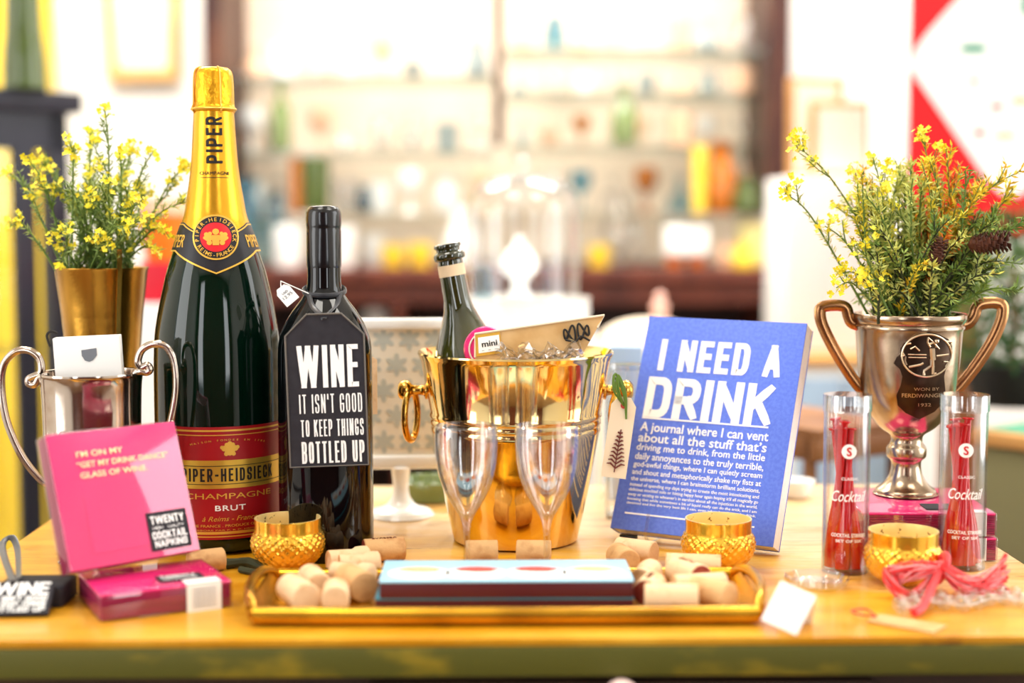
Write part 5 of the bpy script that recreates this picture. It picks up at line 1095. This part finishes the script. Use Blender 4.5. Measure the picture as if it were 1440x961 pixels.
# ================================================================== BACKGROUND: RIGHT SIDE
QY = 2.75
wc_ = thing('white_cabinet', 'white cabinet with an oak edged top behind the trophy', 'cabinet', (W(1195, 0, QY).x, QY, 0)); qz = Zp(516, QY); qw = 74*QY/FPX
B().box(-qw, qw, 0, .35, 0, qz, .004).build('carcass', 'white_paint', wc_); B().box(-qw-.01, qw+.01, -.012, .36, qz, qz+.018, .003).build('top', 'oak', wc_)
for s_ in (-1, 1): B().box(.003 if s_ > 0 else -qw+.01, qw-.01 if s_ > 0 else -.003, -.012, 0, .08, qz-.02, .003).build('door', 'ceramic_blue', wc_)
hz = Zp(246, QY); B().box(W(1125, 0, QY).x, W(1272, 0, QY).x, QY+.10, QY+.34, qz+.0185, hz, .004).build('white_box', 'white_paint', label='big white box on the oak topped cabinet, under the pale boards', cat='box')
for i, (a, b2_, pt, lb, yy) in enumerate(((1140, 1225, 93, 'tall pale board with a wooden frame on the white box', .2), (1168, 1256, 132, 'shorter cream board leaning before the tall pale board', .16))):
    t = thing('framed_board', lb, 'board', M=frame(V(((W((a+b2_)/2, 0, QY).x), QY+yy, hz+.0005)), 0, 3), group='pale boards on the white box'); w2 = (b2_-a)/2*QY/FPX; h2 = Zp(pt, QY)-hz
    B().box(-w2, w2, 0, .014, 0, h2, .003).build('frame', 'oak', t); B().box(-w2+.014, w2-.008 if i else w2-.014, -.001, .0, .01, h2-.012).build('face', 'cream_paper', t)
# red signboard with a white rounded lozenge
PYY = 2.62; pp_ = PYY/FPX; pM = frame(W(1276, 335, PYY), -3)
rd = thing('red_signboard', 'big red board with a white rounded lozenge at the room side', 'sign', M=pM)
B().box(0, .42, 0, .02, 0, 420*pp_, .002).build('board', 'red_board', rd)
loz = [(-2, 238), (6, 262), (22, 285), (66, 336), (86, 352), (110, 360), (140, 352), (330, 240), (345, 225), (330, 200), (150, 58), (128, 62), (110, 78), (8, 222)]
lz = B().prism([(x*pp_, y*pp_) for x, y in loz], -.004, -.0002).build('lozenge', 'white_paint', rd)
for (x, y, rx, ry, bb_, nm_) in ((84, 262, 20, 7, 'green_felt', 'green_mark'), (62, 300, 5, 4, 'green_felt', 'green_mark'), (160, 320, 14, 16, 'green_felt', 'green_mark'), (86, 217, 8, 4, 'food_red', 'orange_mark'), (118, 182, 10, 5, 'food_red', 'orange_mark'), (95, 146, 8, 6, 'food_red', 'orange_mark'), (130, 142, 16, 7, 'peach_ceramic', 'pink_mark'), (150, 190, 14, 8, 'peach_ceramic', 'pink_mark')):
    B().polypatch([(x*pp_+rx*pp_*math.cos(t_*.39), y*pp_+ry*pp_*math.sin(t_*.39)) for t_ in range(16)], front(-.0042), .0004, 1).build(nm_, bb_, lz)
rdp = B().box(W(1340, 0, 2.64).x, W(1390, 0, 2.64).x, 2.635, 2.665, 0, Zp(335, PYY)+.1).build('sign_post', 'wood_brown', rd, world=True)
B().box(.08, .30, -.09, .06, -Zp(335, PYY), -Zp(335, PYY)+.03).build('sign_foot', 'wood_brown', rd)
# green topped card table with olive cloth sides, potted shrub on it
fM = frame(W(1374, 602, 1.95)-V((0, 0, W(1374, 602, 1.95).z)), -52); fz = Zp(602, 1.95)
ct = thing('card_table', 'card table with green felt top and olive cloth side at the room side', 'table', M=fM)
B().box(0, .6, 0, .55, 0, fz-.022, .004).build('cloth_side', 'olive_cloth', ct); B().box(-.006, .606, -.006, .556, fz-.022, fz-.002, .003).build('edge', 'oak', ct); B().box(.008, .592, .008, .54, fz-.002, fz).build('felt_top', 'green_felt', ct)
sp_ = V((W(1420, 560, 2.2).x, 2.2, fz)); sh = thing('potted_shrub', 'bushy dark green potted shrub on the green topped table', 'plant', sp_)
B().lathe(sprof([(0, 0), (.05, 0), (.065, .05), (.068, .06), (.06, .06), (0, .05)], 2), 30).build('pot', 'pot_black', sh)
lb = B(); r5 = random.Random(2)
for k in range(5200):
    d = rv(r5)
    if d.length > 1: continue
    p = V((d.x*.125, d.y*.11, .16+d.z*.125)); leaf(lb, p, d+rv(r5)*.6, rv(r5), .018, .0035)
fo = lb.build('foliage', 'shrub_green', sh); B().tube([(0, 0, .05), (.004, 0, .12), (0, 0, .2)], .006, 8).build('trunk', 'wood_brown', sh)
# wooden crate on the floor stand behind the table
crM = frame(V((W(1150, 0, 1.9).x, 1.86, 0)), 32); cr = thing('wooden_stand', 'brown slatted wooden stand behind the rear table edge', 'stand', M=crM); crz = Zp(612, 1.9)
cb_ = B()
for i in range(6): cb_.box(0, .16, .0, .012, crz-.03-i*.11, crz-i*.11, .002).box(.0, .012, .012, .2, crz-.03-i*.11, crz-i*.11, .002)
cb_.build('slats', 'wood_brown', cr)
for x, y in ((0, .012), (.148, .012), (.0, .2)): B().box(x, x+.012, y, y+.012, 0, crz).build('post', 'wood_brown', cr)
B().box(0, .16, 0, .212, crz, crz+.012, .002).build('top', 'wood_brown', cr)
